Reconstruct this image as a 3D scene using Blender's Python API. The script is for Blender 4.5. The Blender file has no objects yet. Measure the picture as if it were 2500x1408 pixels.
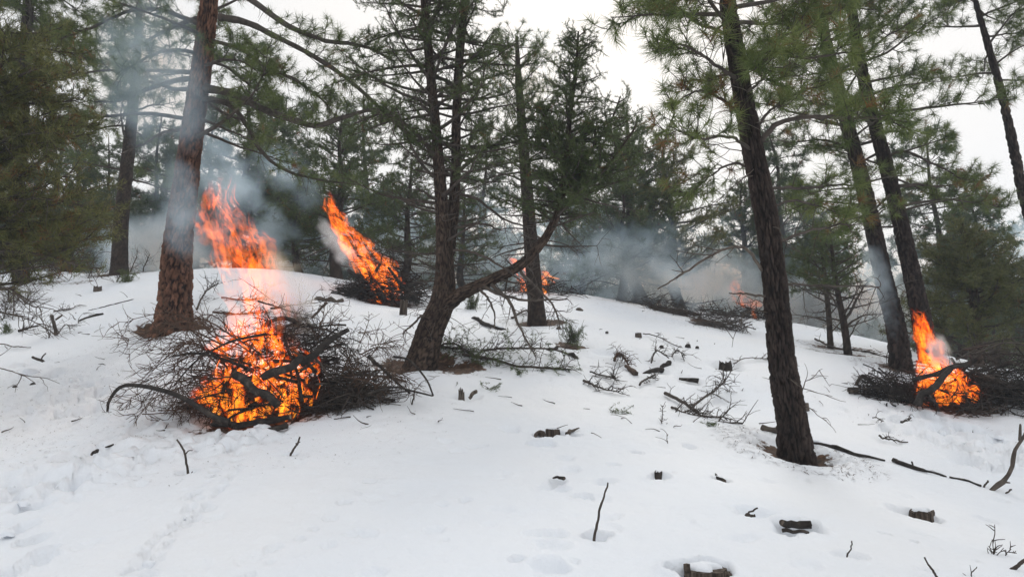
import bpy, math, random
import numpy as np
from mathutils import Vector, Matrix

# ------------------------------------------------------------------ camera, sky, sun, exposure
SC = bpy.context.scene
COL = SC.collection
FPX = 1785.0            # focal length in photograph pixels (2500 wide)
PITCH = math.radians(9.0)
CAM = np.array([0.0, 0.0, 1.6])
cam_d = bpy.data.cameras.new('camera'); cam_o = bpy.data.objects.new('camera', cam_d); COL.objects.link(cam_o)
cam_d.sensor_width = 36.0; cam_d.lens = 36.0 * FPX / 2500.0
cam_d.clip_start = 0.05; cam_d.clip_end = 3000
cam_o.location = CAM.tolist(); cam_o.rotation_euler = (math.pi/2 + PITCH, 0, 0)
SC.camera = cam_o
SUN_EL, SUN_AZ = math.radians(42), math.radians(12)       # azimuth clockwise from +Y
w = bpy.data.worlds.new('World'); SC.world = w; w.use_nodes = True
nt = w.node_tree; nt.nodes.clear()
sky = nt.nodes.new('ShaderNodeTexSky'); sky.sky_type = 'NISHITA'; sky.sun_disc = False
sky.sun_elevation = SUN_EL; sky.sun_rotation = SUN_AZ; sky.dust_density = 3.0
mixn = nt.nodes.new('ShaderNodeMix'); mixn.data_type = 'RGBA'; mixn.inputs[0].default_value = 0.88
tcw = nt.nodes.new('ShaderNodeTexCoord')
nzw = nt.nodes.new('ShaderNodeTexNoise'); nzw.inputs['Scale'].default_value = 1.6; nzw.inputs['Detail'].default_value = 4
nt.links.new(tcw.outputs['Generated'], nzw.inputs['Vector'])
crw = nt.nodes.new('ShaderNodeValToRGB')
crw.color_ramp.elements[0].position = 0.35; crw.color_ramp.elements[0].color = (9.4, 9.55, 9.8, 1)
crw.color_ramp.elements[1].position = 0.65; crw.color_ramp.elements[1].color = (10.4, 10.15, 9.75, 1)
nt.links.new(nzw.outputs['Fac'], crw.inputs['Fac'])
nt.links.new(sky.outputs[0], mixn.inputs[6]); nt.links.new(crw.outputs[0], mixn.inputs[7])
bg = nt.nodes.new('ShaderNodeBackground'); bg.inputs['Strength'].default_value = 0.10
nt.links.new(mixn.outputs[2], bg.inputs['Color'])
wo = nt.nodes.new('ShaderNodeOutputWorld'); nt.links.new(bg.outputs[0], wo.inputs['Surface'])
sd = bpy.data.lights.new('sun', 'SUN'); sd.energy = 1.4; sd.angle = math.radians(25); sd.color = (1, .95, .88)
so = bpy.data.objects.new('sun', sd); COL.objects.link(so)
sdir = Vector((math.sin(SUN_AZ)*math.cos(SUN_EL), math.cos(SUN_AZ)*math.cos(SUN_EL), math.sin(SUN_EL)))
so.rotation_euler = sdir.to_track_quat('Z', 'Y').to_euler(); so.location = (0, 0, 40)
SC.view_settings.view_transform = 'Standard'; SC.view_settings.look = 'None'
SC.view_settings.exposure = 0.0; SC.view_settings.gamma = 1.0
cy = SC.cycles
cy.max_bounces = 6; cy.diffuse_bounces = 4; cy.glossy_bounces = 1; cy.transmission_bounces = 1
cy.volume_bounces = 3; cy.transparent_max_bounces = 40; cy.caustics_reflective = False; cy.caustics_refractive = False
cy.use_adaptive_sampling = True; cy.adaptive_threshold = 0.02
cy.use_denoising = True
try:
    cy.denoiser = 'OPENIMAGEDENOISE'; cy.denoising_input_passes = 'RGB_ALBEDO_NORMAL'; cy.denoising_prefilter = 'ACCURATE'
except Exception: pass
cy.volume_max_steps = 256
cy.sample_clamp_indirect = 4.0

FWD = np.array([0, math.cos(PITCH), math.sin(PITCH)]); RGT = np.array([1.0, 0, 0]); UP = np.array([0, -math.sin(PITCH), math.cos(PITCH)])
def P(px, py, d):
    return CAM + d*(FWD + (px-1250)/FPX*RGT - (py-704)/FPX*UP)

# ------------------------------------------------------------------ numeric helpers
def h2(ix, iy, seed):
    with np.errstate(over='ignore'):
        h = (ix.astype(np.int64).astype(np.uint32)*np.uint32(374761393) + iy.astype(np.int64).astype(np.uint32)*np.uint32(668265263) + np.uint32((seed*974711+12345) & 0xffffffff))
        h = (h ^ (h >> np.uint32(13)))*np.uint32(1274126177); h = (h ^ (h >> np.uint32(15)))*np.uint32(2246822519); h = h ^ (h >> np.uint32(16))
    return h.astype(np.float64)/4294967295.0
def vn(x, y, seed=0):
    x = np.asarray(x, float); y = np.asarray(y, float)
    ix = np.floor(x); iy = np.floor(y); fx = x-ix; fy = y-iy
    u = fx*fx*(3-2*fx); v = fy*fy*(3-2*fy)
    a = h2(ix, iy, seed); b = h2(ix+1, iy, seed); c = h2(ix, iy+1, seed); d = h2(ix+1, iy+1, seed)
    return (a*(1-u)+b*u)*(1-v) + (c*(1-u)+d*u)*v
def fbm(x, y, seed=0, o=4):
    s = 0; a = .5; t = 0
    for k in range(o):
        s = s + a*vn(x*2**k+17.3*k, y*2**k-9.1*k, seed+k); t += a; a *= .5
    return s/t
def voro(x, y, seed, wrapx=None):
    """F1, F2-F1 and a random value of the nearest cell"""
    ix = np.floor(x); iy = np.floor(y)
    f1 = np.full(x.shape, 9.0); f2 = np.full(x.shape, 9.0); cid = np.zeros(x.shape)
    for dx in (-1, 0, 1):
        for dy in (-1, 0, 1):
            cx = ix+dx; cy_ = iy+dy
            hx = np.mod(cx, wrapx) if wrapx else cx
            jx = cx + .1+.8*h2(hx, cy_, seed); jy = cy_ + .1+.8*h2(hx, cy_, seed+7)
            d = np.hypot(x-jx, y-jy); r = h2(hx, cy_, seed+13)
            near = d < f1
            f2 = np.where(near, f1, np.minimum(f2, d)); cid = np.where(near, r, cid); f1 = np.where(near, d, f1)
    return f1, f2-f1, cid
def smooth(a, b, x):
    t = np.clip((x-a)/(b-a), 0, 1); return t*t*(3-2*t)
def nrm(v):
    v = np.asarray(v, float); return v/(np.linalg.norm(v, axis=-1, keepdims=True)+1e-12)
def catmull(pts, n):
    p = np.asarray(pts, float)
    if len(p) == 2:
        return p[0] + np.linspace(0, 1, n)[:, None]*(p[1]-p[0])
    q = np.vstack([2*p[0]-p[1], p, 2*p[-1]-p[-2]])
    t = np.linspace(0, len(p)-1-1e-6, n); i = t.astype(int); f = (t-i)[:, None]
    a, b, c, d = q[i], q[i+1], q[i+2], q[i+3]
    return .5*((2*b)+(-a+c)*f+(2*a-5*b+4*c-d)*f**2+(-a+3*b-3*c+d)*f**3)

# ------------------------------------------------------------------ terrain
GC = [ # photo pixel and camera depth of points on the snow
 (0,1408,4.7),(600,1408,4.3),(1250,1408,4.0),(1720,1400,4.0),(2500,1408,4.2),(1250,1200,5.7),(600,1200,5.9),(0,1200,6.4),
 (600,1050,8.4),(900,1000,8.9),(100,1050,8.6),(1000,890,11.4),(1930,1095,8.0),(420,795,13.4),(600,655,20),(100,695,19),(0,668,22),(300,665,21),
 (800,735,16.5),(950,745,18),(1000,718,20.5),(760,672,20),(1310,790,16),(1300,712,21.5),(1150,714,21),(1560,738,22),(1700,772,20.5),(1830,778,24),(1600,900,12.3),
 (1772,890,12.7),(2200,1000,11),(2300,985,11.4),(2190,885,13.6),(2060,865,16),(2000,800,23),(2150,832,21),(2270,872,17),(2420,900,16),
 (2500,1210,7.4),(2250,1270,6.0),(1250,1060,7.8),(1450,930,11),(1450,820,14.5),(100,850,12.6),(2480,1010,10.8),(1800,1200,5.9),(250,900,11.2),(1250,850,12.6)]
gp = np.array([P(*g) for g in GC])
far = [(-3,-3,-.35),(3,-3,-.5),(0,0,0.02),(-8,-1,-.1),(9,0,-.5),(0,-40,-5),(-40,-30,-4),(40,-30,-6),(-14,6,1.2),(14,7,0.2),(-18,18,4.0),
       (-9,29,4.9),(-2,30,4.6),(5,30,4.0),(12,30,3.0),(17,24,1.9),(17,16,1.2),(-20,32,4.6),(-30,20,4.2),(30,20,0.4),
       (-40,70,2.0),(0,60,2.6),(30,60,0.6),(60,40,-2),(-70,30,2.0),(80,0,-5),(-80,0,0),(0,-100,-9),(-200,200,2),(200,200,-3),(-200,-150,-6),(200,-150,-10),(0,300,0)]
CTRL = np.vstack([gp, np.array(far, float)])
def tps_fit(c):
    n = len(c); r2 = ((c[:, None, :2]-c[None, :, :2])**2).sum(-1); K = .5*r2*np.log(r2+1e-9) + np.eye(n)*.02
    A = np.zeros((n+3, n+3)); A[:n, :n] = K; A[:n, n] = 1; A[:n, n+1:] = c[:, :2]; A[n, :n] = 1; A[n+1:, :n] = c[:, :2].T
    return np.linalg.solve(A, np.concatenate([c[:, 2], [0, 0, 0]]))
WT = tps_fit(CTRL)
def zbase(x, y):
    x = np.atleast_1d(np.asarray(x, float)); y = np.atleast_1d(np.asarray(y, float)); out = np.empty(x.shape)
    xf = x.ravel(); yf = y.ravel(); o = np.empty(xf.shape)
    for s in range(0, len(xf), 40000):
        a = xf[s:s+40000]; b = yf[s:s+40000]
        r2 = (a[:, None]-CTRL[None, :, 0])**2+(b[:, None]-CTRL[None, :, 1])**2
        o[s:s+40000] = (.5*r2*np.log(r2+1e-9))@WT[:-3] + WT[-3]+WT[-2]*a+WT[-1]*b
    return o.reshape(x.shape)
def G(px, py, dmax=40):
    """where the photo pixel's ray meets the snow"""
    d = np.linspace(2, dmax, 900); pts = CAM + d[:, None]*(FWD+(px-1250)/FPX*RGT-(py-704)/FPX*UP)
    below = pts[:, 2] < zbase(pts[:, 0], pts[:, 1])
    if not below.any():                        # grazes the ridge: its closest approach
        k = int(np.argmin(pts[:, 2]-zbase(pts[:, 0], pts[:, 1])))
    else:
        k = int(np.argmax(below))
    p = pts[k].copy(); p[2] = float(zbase(p[0], p[1])[0]); return p
def depth(p): return float((np.asarray(p)-CAM)@FWD)
def zg(x, y): return float(zbase(x, y)[0])

# ------------------------------------------------------------------ materials
def newmat(name):
    m = bpy.data.materials.new(name); m.use_nodes = True; n = m.node_tree; n.nodes.clear(); return m, n
def N(n, t, **kw):
    x = n.nodes.new(t)
    for k, v in kw.items():
        if k.startswith('i_'):
            x.inputs[k[2:].replace('_', ' ')].default_value = v
        else: setattr(x, k, v)
    return x
def ramp(n, stops):
    r = n.nodes.new('ShaderNodeValToRGB'); e = r.color_ramp.elements
    while len(e) < len(stops): e.new(.5)
    for i, (p, c) in enumerate(stops):
        e[i].position = p; e[i].color = (*c, 1)
    return r
def surf(name, stops, scale=(8, 8, 8), detail=5, rough=.9, bump=.3, bumpscale=30, spec=.2, attr=None, attr_mul=True, bdist=.01):
    m, n = newmat(name); L = n.links.new
    tc = N(n, 'ShaderNodeTexCoord'); mp = N(n, 'ShaderNodeMapping'); mp.inputs['Scale'].default_value = scale
    L(tc.outputs['Object'], mp.inputs['Vector'])
    nz = N(n, 'ShaderNodeTexNoise', i_Scale=1.0, i_Detail=detail, i_Roughness=.65); L(mp.outputs[0], nz.inputs['Vector'])
    r = ramp(n, stops); L(nz.outputs['Fac'], r.inputs['Fac'])
    b = N(n, 'ShaderNodeBsdfPrincipled', i_Roughness=rough); b.inputs['Specular IOR Level'].default_value = spec
    c = r.outputs[0]
    if attr:
        a = N(n, 'ShaderNodeAttribute', attribute_name=attr)
        mx = N(n, 'ShaderNodeMix', data_type='RGBA', blend_type='MULTIPLY'); mx.inputs[0].default_value = 1
        L(c, mx.inputs[6]); L(a.outputs['Color'], mx.inputs[7]); c = mx.outputs[2]
    L(c, b.inputs['Base Color'])
    if bump:
        nb = N(n, 'ShaderNodeTexNoise', i_Scale=bumpscale, i_Detail=4.0); L(tc.outputs['Object'], nb.inputs['Vector'])
        bp = N(n, 'ShaderNodeBump', i_Strength=bump, i_Distance=bdist); L(nb.outputs['Fac'], bp.inputs['Height']); L(bp.outputs[0], b.inputs['Normal'])
    o = N(n, 'ShaderNodeOutputMaterial'); L(b.outputs[0], o.inputs['Surface']); return m
def needle_mat(name, lo, hi, transl=.25):
    m, n = newmat(name); L = n.links.new
    a = N(n, 'ShaderNodeAttribute', attribute_name='tint')
    r = ramp(n, [(0, lo), (.8, hi), (.9, (.17, .085, .03)), (1, (.2, .09, .03))]); L(a.outputs['Fac'], r.inputs['Fac'])
    b = N(n, 'ShaderNodeBsdfPrincipled', i_Roughness=.55); b.inputs['Specular IOR Level'].default_value = .25
    L(r.outputs[0], b.inputs['Base Color'])
    t = N(n, 'ShaderNodeBsdfTranslucent'); L(r.outputs[0], t.inputs['Color'])
    mx = N(n, 'ShaderNodeMixShader', i_Fac=transl); L(b.outputs[0], mx.inputs[1]); L(t.outputs[0], mx.inputs[2])
    o = N(n, 'ShaderNodeOutputMaterial'); L(mx.outputs[0], o.inputs['Surface']); return m
M = {}
M['bark_old'] = surf('bark_old', [(.25, (.42, .34, .30)), (.5, (.75, .62, .55)), (.75, (1, .9, .84))], (14, 14, 5), attr='plate', bump=.8, bumpscale=45)
M['bark_twig'] = surf('bark_twig', [(.3, (.035, .029, .025)), (.7, (.105, .086, .072))], (9, 9, 9), bump=.4)
M['bark_dead'] = surf('bark_dead', [(.3, (.05, .040, .034)), (.7, (.14, .115, .095))], (9, 9, 9), bump=.4)
M['char'] = surf('char', [(.3, (.014, .012, .011)), (.55, (.04, .034, .030)), (.75, (.11, .09, .075))], (12, 12, 12), bump=.6)
M['wood_cut'] = surf('wood_cut', [(.3, (.16, .11, .07)), (.7, (.33, .25, .17))], (20, 20, 3), bump=.4)
M['wood_grey'] = surf('wood_grey', [(.34, (.016, .012, .010)), (.5, (.07, .054, .043)), (.72, (.19, .155, .125))], (30, 30, 2.5), bump=.8, bumpscale=60)
M['twig_red'] = surf('twig_red', [(.3, (.05, .033, .025)), (.7, (.13, .085, .06))], (9, 9, 9), bump=.3)
M['duff'] = surf('duff', [(.3, (.03, .018, .012)), (.7, (.14, .075, .04))], (14, 14, 14), bump=.6)
M['needle_pond'] = needle_mat('needle_pond', (.046, .074, .022), (.178, .218, .066))
M['needle_piny'] = needle_mat('needle_piny', (.038, .060, .021), (.135, .174, .058))
M['needle_juni'] = needle_mat('needle_juni', (.058, .072, .024), (.205, .205, .068))
M['needle_far'] = needle_mat('needle_far', (.042, .066, .032), (.130, .168, .075))
def snow_mat():
    m, n = newmat('snow'); L = n.links.new
    tc = N(n, 'ShaderNodeTexCoord')
    nz = N(n, 'ShaderNodeTexNoise', i_Scale=.5, i_Detail=4.0); L(tc.outputs['Object'], nz.inputs['Vector'])
    r = ramp(n, [(.3, (.82, .862, .92)), (.7, (.885, .905, .935))]); L(nz.outputs['Fac'], r.inputs['Fac'])
    a = N(n, 'ShaderNodeAttribute', attribute_name='duff')
    nd = N(n, 'ShaderNodeTexNoise', i_Scale=14.0, i_Detail=5.0); L(tc.outputs['Object'], nd.inputs['Vector'])
    rd = ramp(n, [(.3, (.025, .016, .011)), (.55, (.09, .05, .03)), (.75, (.20, .115, .07))]); L(nd.outputs['Fac'], rd.inputs['Fac'])
    ad = N(n, 'ShaderNodeMath', operation='ADD'); L(a.outputs['Fac'], ad.inputs[0])
    sb = N(n, 'ShaderNodeMath', operation='MULTIPLY_ADD'); L(nd.outputs['Fac'], sb.inputs[0]); sb.inputs[1].default_value = .9; sb.inputs[2].default_value = -.45
    L(sb.outputs[0], ad.inputs[1])
    st = N(n, 'ShaderNodeMapRange', interpolation_type='SMOOTHSTEP'); st.inputs[1].default_value = .42; st.inputs[2].default_value = .58; L(ad.outputs[0], st.inputs[0])
    mx = N(n, 'ShaderNodeMix', data_type='RGBA'); L(st.outputs[0], mx.inputs[0]); L(r.outputs[0], mx.inputs[6]); L(rd.outputs[0], mx.inputs[7])
    b = N(n, 'ShaderNodeBsdfPrincipled', i_Roughness=.75); b.inputs['Specular IOR Level'].default_value = .15
    L(mx.outputs[2], b.inputs['Base Color'])
    n1 = N(n, 'ShaderNodeTexNoise', i_Scale=9.0, i_Detail=6.0, i_Roughness=.7); L(tc.outputs['Object'], n1.inputs['Vector'])
    bp = N(n, 'ShaderNodeBump', i_Strength=.7, i_Distance=.03); L(n1.outputs['Fac'], bp.inputs['Height']); L(bp.outputs[0], b.inputs['Normal'])
    o = N(n, 'ShaderNodeOutputMaterial'); L(b.outputs[0], o.inputs['Surface']); return m
M['snow'] = snow_mat()

# ------------------------------------------------------------------ object helpers
def mesh_np(name, V, F, mat, parent=None, org=None, smooth_=True, attrs=None):
    """V (n,3), F list of int arrays (each (k,3) or (k,4))"""
    V = np.asarray(V, np.float32)
    if org is not None: V = V - np.asarray(org, np.float32)
    F = [np.asarray(f, np.int32) for f in F if len(f)]
    me = bpy.data.meshes.new(name)
    me.vertices.add(len(V)); me.vertices.foreach_set('co', V.ravel())
    idx = np.concatenate([f.ravel() for f in F]); tot = np.concatenate([np.full(len(f), f.shape[1], np.int32) for f in F])
    me.loops.add(len(idx)); me.loops.foreach_set('vertex_index', idx)
    me.polygons.add(len(tot)); me.polygons.foreach_set('loop_start', np.concatenate([[0], np.cumsum(tot)[:-1]]).astype(np.int32))
    if smooth_: me.polygons.foreach_set('use_smooth', np.ones(len(tot), bool))
    for k, (typ, data) in (attrs or {}).items():
        a = me.attributes.new(k, typ, 'POINT')
        a.data.foreach_set('color' if typ == 'FLOAT_COLOR' else 'value', np.asarray(data, np.float32).ravel())
    me.update(calc_edges=True); me.validate()
    me.materials.append(mat)
    o = bpy.data.objects.new(name, me); COL.objects.link(o)
    if parent: o.parent = parent
    elif org is not None: o.location = [float(c) for c in org]
    return o
def tag(o, label=None, cat=None, group=None, kind=None):
    if label: o['label'] = label
    if cat: o['category'] = cat
    if group: o['group'] = group
    if kind: o['kind'] = kind
    return o
def empty(name, loc, label, cat, group=None):
    o = bpy.data.objects.new(name, None); COL.objects.link(o); o.location = [float(c) for c in loc]; o.empty_display_size = .2
    return tag(o, label, cat, group)
def copy_tree(o, parent=None):
    c = o.copy(); COL.objects.link(c); c.parent = parent
    for ch in list(o.children): copy_tree(ch, c)
    return c

class Tubes:
    def __init__(s): s.V = []; s.F = []; s.n = 0
    def add(s, pts, rad, sides=4):
        pts = np.asarray(pts, float); n = len(pts)
        rad = np.broadcast_to(np.asarray(rad, float), (n,))
        t = np.empty_like(pts); t[1:-1] = pts[2:]-pts[:-2]; t[0] = pts[1]-pts[0]; t[-1] = pts[-1]-pts[-2]; t = nrm(t)
        m = np.abs(pts[-1]-pts[0]); ref = np.zeros(3); ref[int(np.argmin(m))] = 1
        a = nrm(np.cross(t, ref)); b = np.cross(t, a)
        th = np.arange(sides)*2*math.pi/sides
        V = pts[:, None, :] + rad[:, None, None]*(np.cos(th)[None, :, None]*a[:, None, :]+np.sin(th)[None, :, None]*b[:, None, :])
        s.V.append(V.reshape(-1, 3))
        i = np.arange(n-1)[:, None]*sides; j = np.arange(sides)[None, :]; k = (j+1) % sides
        s.F.append((s.n+np.stack([i+j, i+sides+j, i+sides+k, i+k], -1)).reshape(-1, 4))
        if sides == 4 or sides == 3:
            pass
        s.n += n*sides
    def build(s, name, mat, parent=None, org=None, smooth_=True):
        if not s.V: return None
        return mesh_np(name, np.concatenate(s.V), [np.concatenate(s.F)], mat, parent, org, smooth_)

def wander(rng, p, d, L, n, wob, grav=0.0):
    D = nrm(d)[None, :] + np.cumsum(rng.normal(0, wob, (n, 3)), 0)
    D[:, 2] += grav*np.linspace(0, 1, n)
    D = nrm(D)
    return np.vstack([p, p+np.cumsum(D*(L/n), 0)])
def perp(rng, d):
    v = rng.normal(0, 1, 3); v -= d*(v@d); return v/(np.linalg.norm(v)+1e-9)

class Crown:
    """needle tufts gathered as (position, axis, size, tint) and turned into one mesh of thin blades"""
    def __init__(s): s.p = []; s.d = []; s.s = []; s.t = []
    def add(s, p, d, size, tint): s.p.append(p); s.d.append(d); s.s.append(size); s.t.append(tint)
    def build(s, kind, mat, parent, org, rng, k=None, wmul=1.0, name='crown'):
        if not s.p: return None
        n = len(s.p); Pp = np.array(s.p); Dd = nrm(np.array(s.d)); S = np.array(s.s); T = np.array(s.t)
        if kind == 'pond':
            k = k or 46; ln, w_, spread, back = (.12, .20), .0065, (.2, 1.7), .10
        elif kind == 'piny':
            k = k or 34; ln, w_, spread, back = (.04, .075), .009, (.35, 1.25), .20
        else:
            k = k or 30; ln, w_, spread, back = (.035, .09), .011, (.15, 1.0), .18
        ref = rng.normal(0, 1, (n, 3)); A = nrm(np.cross(Dd, ref)); B = np.cross(Dd, A)
        ang = rng.uniform(spread[0], spread[1], (n, k)); az = rng.uniform(0, 2*math.pi, (n, k))
        ax = Dd[:, None, :]*np.cos(ang)[..., None] + (A[:, None, :]*np.cos(az)[..., None]+B[:, None, :]*np.sin(az)[..., None])*np.sin(ang)[..., None]
        if kind == 'pond': ax[..., 2] -= .12
        ax = nrm(ax)
        off = rng.uniform(0, 1, (n, k))
        base = Pp[:, None, :] - Dd[:, None, :]*(off*back)[..., None]*S[:, None, None]
        if kind == 'juni': base = base + nrm(rng.normal(0, 1, (n, k, 3)))*(rng.uniform(0, .05, (n, k))*S[:, None])[..., None]
        Ln = rng.uniform(ln[0], ln[1], (n, k))*S[:, None]
        side = nrm(np.cross(ax, rng.normal(0, 1, (n, k, 3))))*(w_*wmul*.5)
        if kind == 'pond':
            tip = base+ax*Ln[..., None]; tip[..., 2] -= (Ln*.10)
            V = np.stack([base-side, base+side, tip], 2)
        else:
            tip = base+ax*Ln[..., None]
            V = np.stack([base-side*.7, base+side*.7, tip+side*.35], 2)
        V = V.reshape(-1, 3); F = np.arange(len(V)).reshape(-1, 3)
        tint = np.clip(T[:, None]+rng.normal(0, .10, (n, k)), 0, 1)
        tint = np.where(T[:, None] < .85, np.minimum(tint, .82), tint)
        o = mesh_np(name, V, [F], mat, parent, org, False, {'tint': ('FLOAT', np.repeat(tint.ravel(), 3))})
        return o

def bark_trunk(pts, rads, style, seed, sides=40, dz=.03, flare=0):
    """tube with plated / furrowed bark as real relief, plus a plate colour attribute"""
    L = np.concatenate([[0], np.cumsum(np.linalg.norm(np.diff(pts, axis=0), axis=1))])
    n = max(12, int(L[-1]/dz)); s = np.linspace(0, L[-1], n)
    dense = catmull(pts, len(pts)*12); Ld = np.concatenate([[0], np.cumsum(np.linalg.norm(np.diff(dense, axis=0), axis=1))])
    sp = np.stack([np.interp(s/s[-1]*Ld[-1], Ld, dense[:, i]) for i in range(3)], 1)
    rr = np.interp(s, L, rads)
    t = nrm(np.gradient(sp, axis=0)); ref = np.array([1.0, 0, 0]); a = nrm(np.cross(t, ref)); b = np.cross(t, a)
    th = np.arange(sides)*2*math.pi/sides
    TH, SS = np.meshgrid(th, s); R0 = float(np.mean(rads))
    pl = {'old': (.078, .26, .042), 'dark': (.042, .22, .030), 'piny': (.036, .15, .018), 'thin': (.05, .14, .006)}[style]
    nc = max(5, int(round(2*math.pi*R0/pl[0])))
    cx, sx = np.cos(TH), np.sin(TH)
    u = TH/(2*math.pi)*nc + 1.5*(fbm(cx*2+9, SS*3.5+sx*2, seed+5, 3)-.5) + .9*(fbm(cx*R0*26, SS*14+sx*R0*26, seed+6, 2)-.5)
    v = SS/pl[1] + 1.6*fbm(cx*5+3, SS*3+sx*5, seed+2, 3) + .5*fbm(cx*R0*30, SS*18+sx*R0*30, seed+8, 2)
    f1, ed, cid = voro(u, v, seed, nc)
    f1b, edb, cidb = voro(u*2.3+.5, v*2.6, seed+90, None)
    plate = smooth(.02, .34, ed)*(.55+.45*smooth(.0, .25, edb)); cid = .6*cid+.4*cidb
    fine = fbm(np.cos(TH)*R0*60+3, SS*22+np.sin(TH)*R0*60, seed+21, 3)-.5
    amp = pl[2]*np.clip(rr/R0, .35, 1.2)[:, None]
    R = rr[:, None]*(1+.05*(fbm(np.cos(TH)*1.5+5, SS*1.1+np.sin(TH)*1.5, seed+31, 2)-.5)*2) + amp*(plate-.8) + amp*.45*fine + amp*.5*(cid-.5)*plate
    if flare: R *= 1 + flare*np.exp(-SS/.22)*(.55+.75*fbm(np.cos(TH)*1.8+2, np.sin(TH)*1.8, seed+41, 2))
    V = sp[:, None, :] + R[..., None]*(np.cos(th)[None, :, None]*a[:, None, :]+np.sin(th)[None, :, None]*b[:, None, :])
    i = np.arange(n-1)[:, None]*sides; j = np.arange(sides)[None, :]; k = (j+1) % sides
    F = np.stack([i+j, i+k, i+sides+k, i+sides+j], -1).reshape(-1, 4)
    dark = {'old': (.016, .012, .011), 'dark': (.009, .007, .007), 'piny': (.014, .011, .010), 'thin': (.028, .024, .021)}[style]
    c0 = {'old': (.145, .083, .060), 'dark': (.047, .041, .039), 'piny': (.095, .079, .066), 'thin': (.065, .055, .048)}[style]
    c1 = {'old': (.42, .245, .17), 'dark': (.118, .102, .095), 'piny': (.18, .15, .125), 'thin': (.11, .093, .08)}[style]
    w_ = plate[..., None]*(.35+.65*np.clip(fine+.6, 0, 1))[..., None]; cm = cid[..., None]
    C = np.array(dark)*(1-w_) + w_*(np.array(c0)*(1-cm)+np.array(c1)*cm)*(.55+.9*fbm(np.cos(TH)*1.1+7, SS*.8+np.sin(TH)*1.1, seed+61, 3))[..., None]
    if style == 'dark':      # reddish inner bark low on the trunk's rubbed side
        red = smooth(.5, .75, fbm(np.cos(TH)*1.2+4, SS*1.2+np.sin(TH)*1.2, seed+51, 3))*smooth(.25, .8, np.cos(TH-.4))*smooth(2.6, .6, SS)
        C = C*(1-red[..., None]*.75) + red[..., None]*.75*np.array([.20, .075, .035])*(.3+.7*w_)
    C = np.concatenate([C, np.ones(C.shape[:2]+(1,))], -1)
    return V.reshape(-1, 3), F, C.reshape(-1, 4)

# ------------------------------------------------------------------ tree growing
def pick_tint(rng, brown=.03, lo=.1, hi=.7):
    return .95 if rng.random() < brown else rng.uniform(lo, hi)
def clothe(rng, pts, r0, tubes, crown, sp, start=.25, dens=1.0, reach=.8, dead=None, brown=.03, size=1.0, tint=(.1, .7)):
    """side shoots, twigs and needle tufts along a limb"""
    seg = np.linalg.norm(np.diff(pts, axis=0), axis=1); L = seg.sum(); cum = np.concatenate([[0], np.cumsum(seg)])
    gap = {'pond': .10, 'piny': .085, 'juni': .075}[sp]/dens
    n = max(2, int(L/gap)); sgn = 1
    for q in range(n+1):
        t = (q+rng.uniform(-.3, .3))/max(n, 1); t = min(max(t, 0), 1)
        p = np.array([np.interp(t*L, cum, pts[:, i]) for i in range(3)])
        k = min(int(np.searchsorted(cum, t*L)), len(pts)-1); k = max(k, 1); d = nrm(pts[k]-pts[k-1])
        if t < start:
            if dead is not None and rng.random() < .5:
                e = nrm(perp(rng, d)+d*.5+np.array([0, 0, rng.uniform(-.6, .2)])); l = rng.uniform(.1, .45)
                dead.add(wander(rng, p, e, l, 5, .22, -.2), np.linspace(.006, .0025, 6), 3)
            continue
        sgn = -sgn
        lat = nrm(np.cross(d, [0, 0, 1])+1e-6)*sgn
        if sp == 'pond':
            e = nrm(d*rng.uniform(.3, 1.0)+lat*rng.uniform(.4, 1)+np.array([0, 0, rng.uniform(-.25, .55)])+rng.normal(0, .2, 3))
            l = reach*rng.uniform(.35, 1)*(.35+.65*(1-t)); m = max(3, int(l/.08))
            tw = wander(rng, p, e, l, m, .13, .35); tubes.add(tw, np.linspace(min(.012, r0*.6), .004, m+1), 3)
            crown.add(tw[-1], tw[-1]-tw[-2], size*rng.uniform(.8, 1.2), pick_tint(rng, brown, *tint))
            for _ in range(rng.integers(2, 5)):
                k2 = rng.integers(max(1, m//3), m+1); e2 = nrm(nrm(tw[k2]-tw[k2-1])+perp(rng, e)*.9+np.array([0, 0, .25])); l2 = rng.uniform(.10, .32)
                t2 = wander(rng, tw[k2], e2, l2, 3, .15, .3); tubes.add(t2, np.linspace(.006, .0035, 4), 3)
                crown.add(t2[-1], t2[-1]-t2[-2], size*rng.uniform(.7, 1.1), pick_tint(rng, brown, *tint))
        else:
            e = nrm(d*rng.uniform(.3, .9)+lat*rng.uniform(.2, 1)+np.array([0, 0, rng.uniform(-.35, .6)])+rng.normal(0, .3, 3))
            l = reach*rng.uniform(.3, 1)*(.45+.55*(1-t)); m = max(3, int(l/.07))
            tw = wander(rng, p, e, l, m, .16, .2); tubes.add(tw, np.linspace(min(.009, r0*.6), .003, m+1), 3)
            crown.add(tw[-1], tw[-1]-tw[-2], size*rng.uniform(.8, 1.2), pick_tint(rng, brown, *tint))
            for _ in range(int(2+l*9)):
                k2 = rng.integers(max(1, m//4), m+1); e2 = nrm(nrm(tw[k2]-tw[k2-1])*.6+perp(rng, e)*.9+np.array([0, 0, .2])); l2 = rng.uniform(.05, .22)
                q2 = tw[k2]+e2*l2
                if l2 > .1: tubes.add(np.array([tw[k2], q2]), [.004, .0025], 3)
                crown.add(q2, e2, size*rng.uniform(.75, 1.15), pick_tint(rng, brown, *tint))

def px_line(pts, base_d):
    return np.array([P(a[0], a[1], base_d+(a[2] if len(a) > 2 else 0)) for a in pts])

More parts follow.
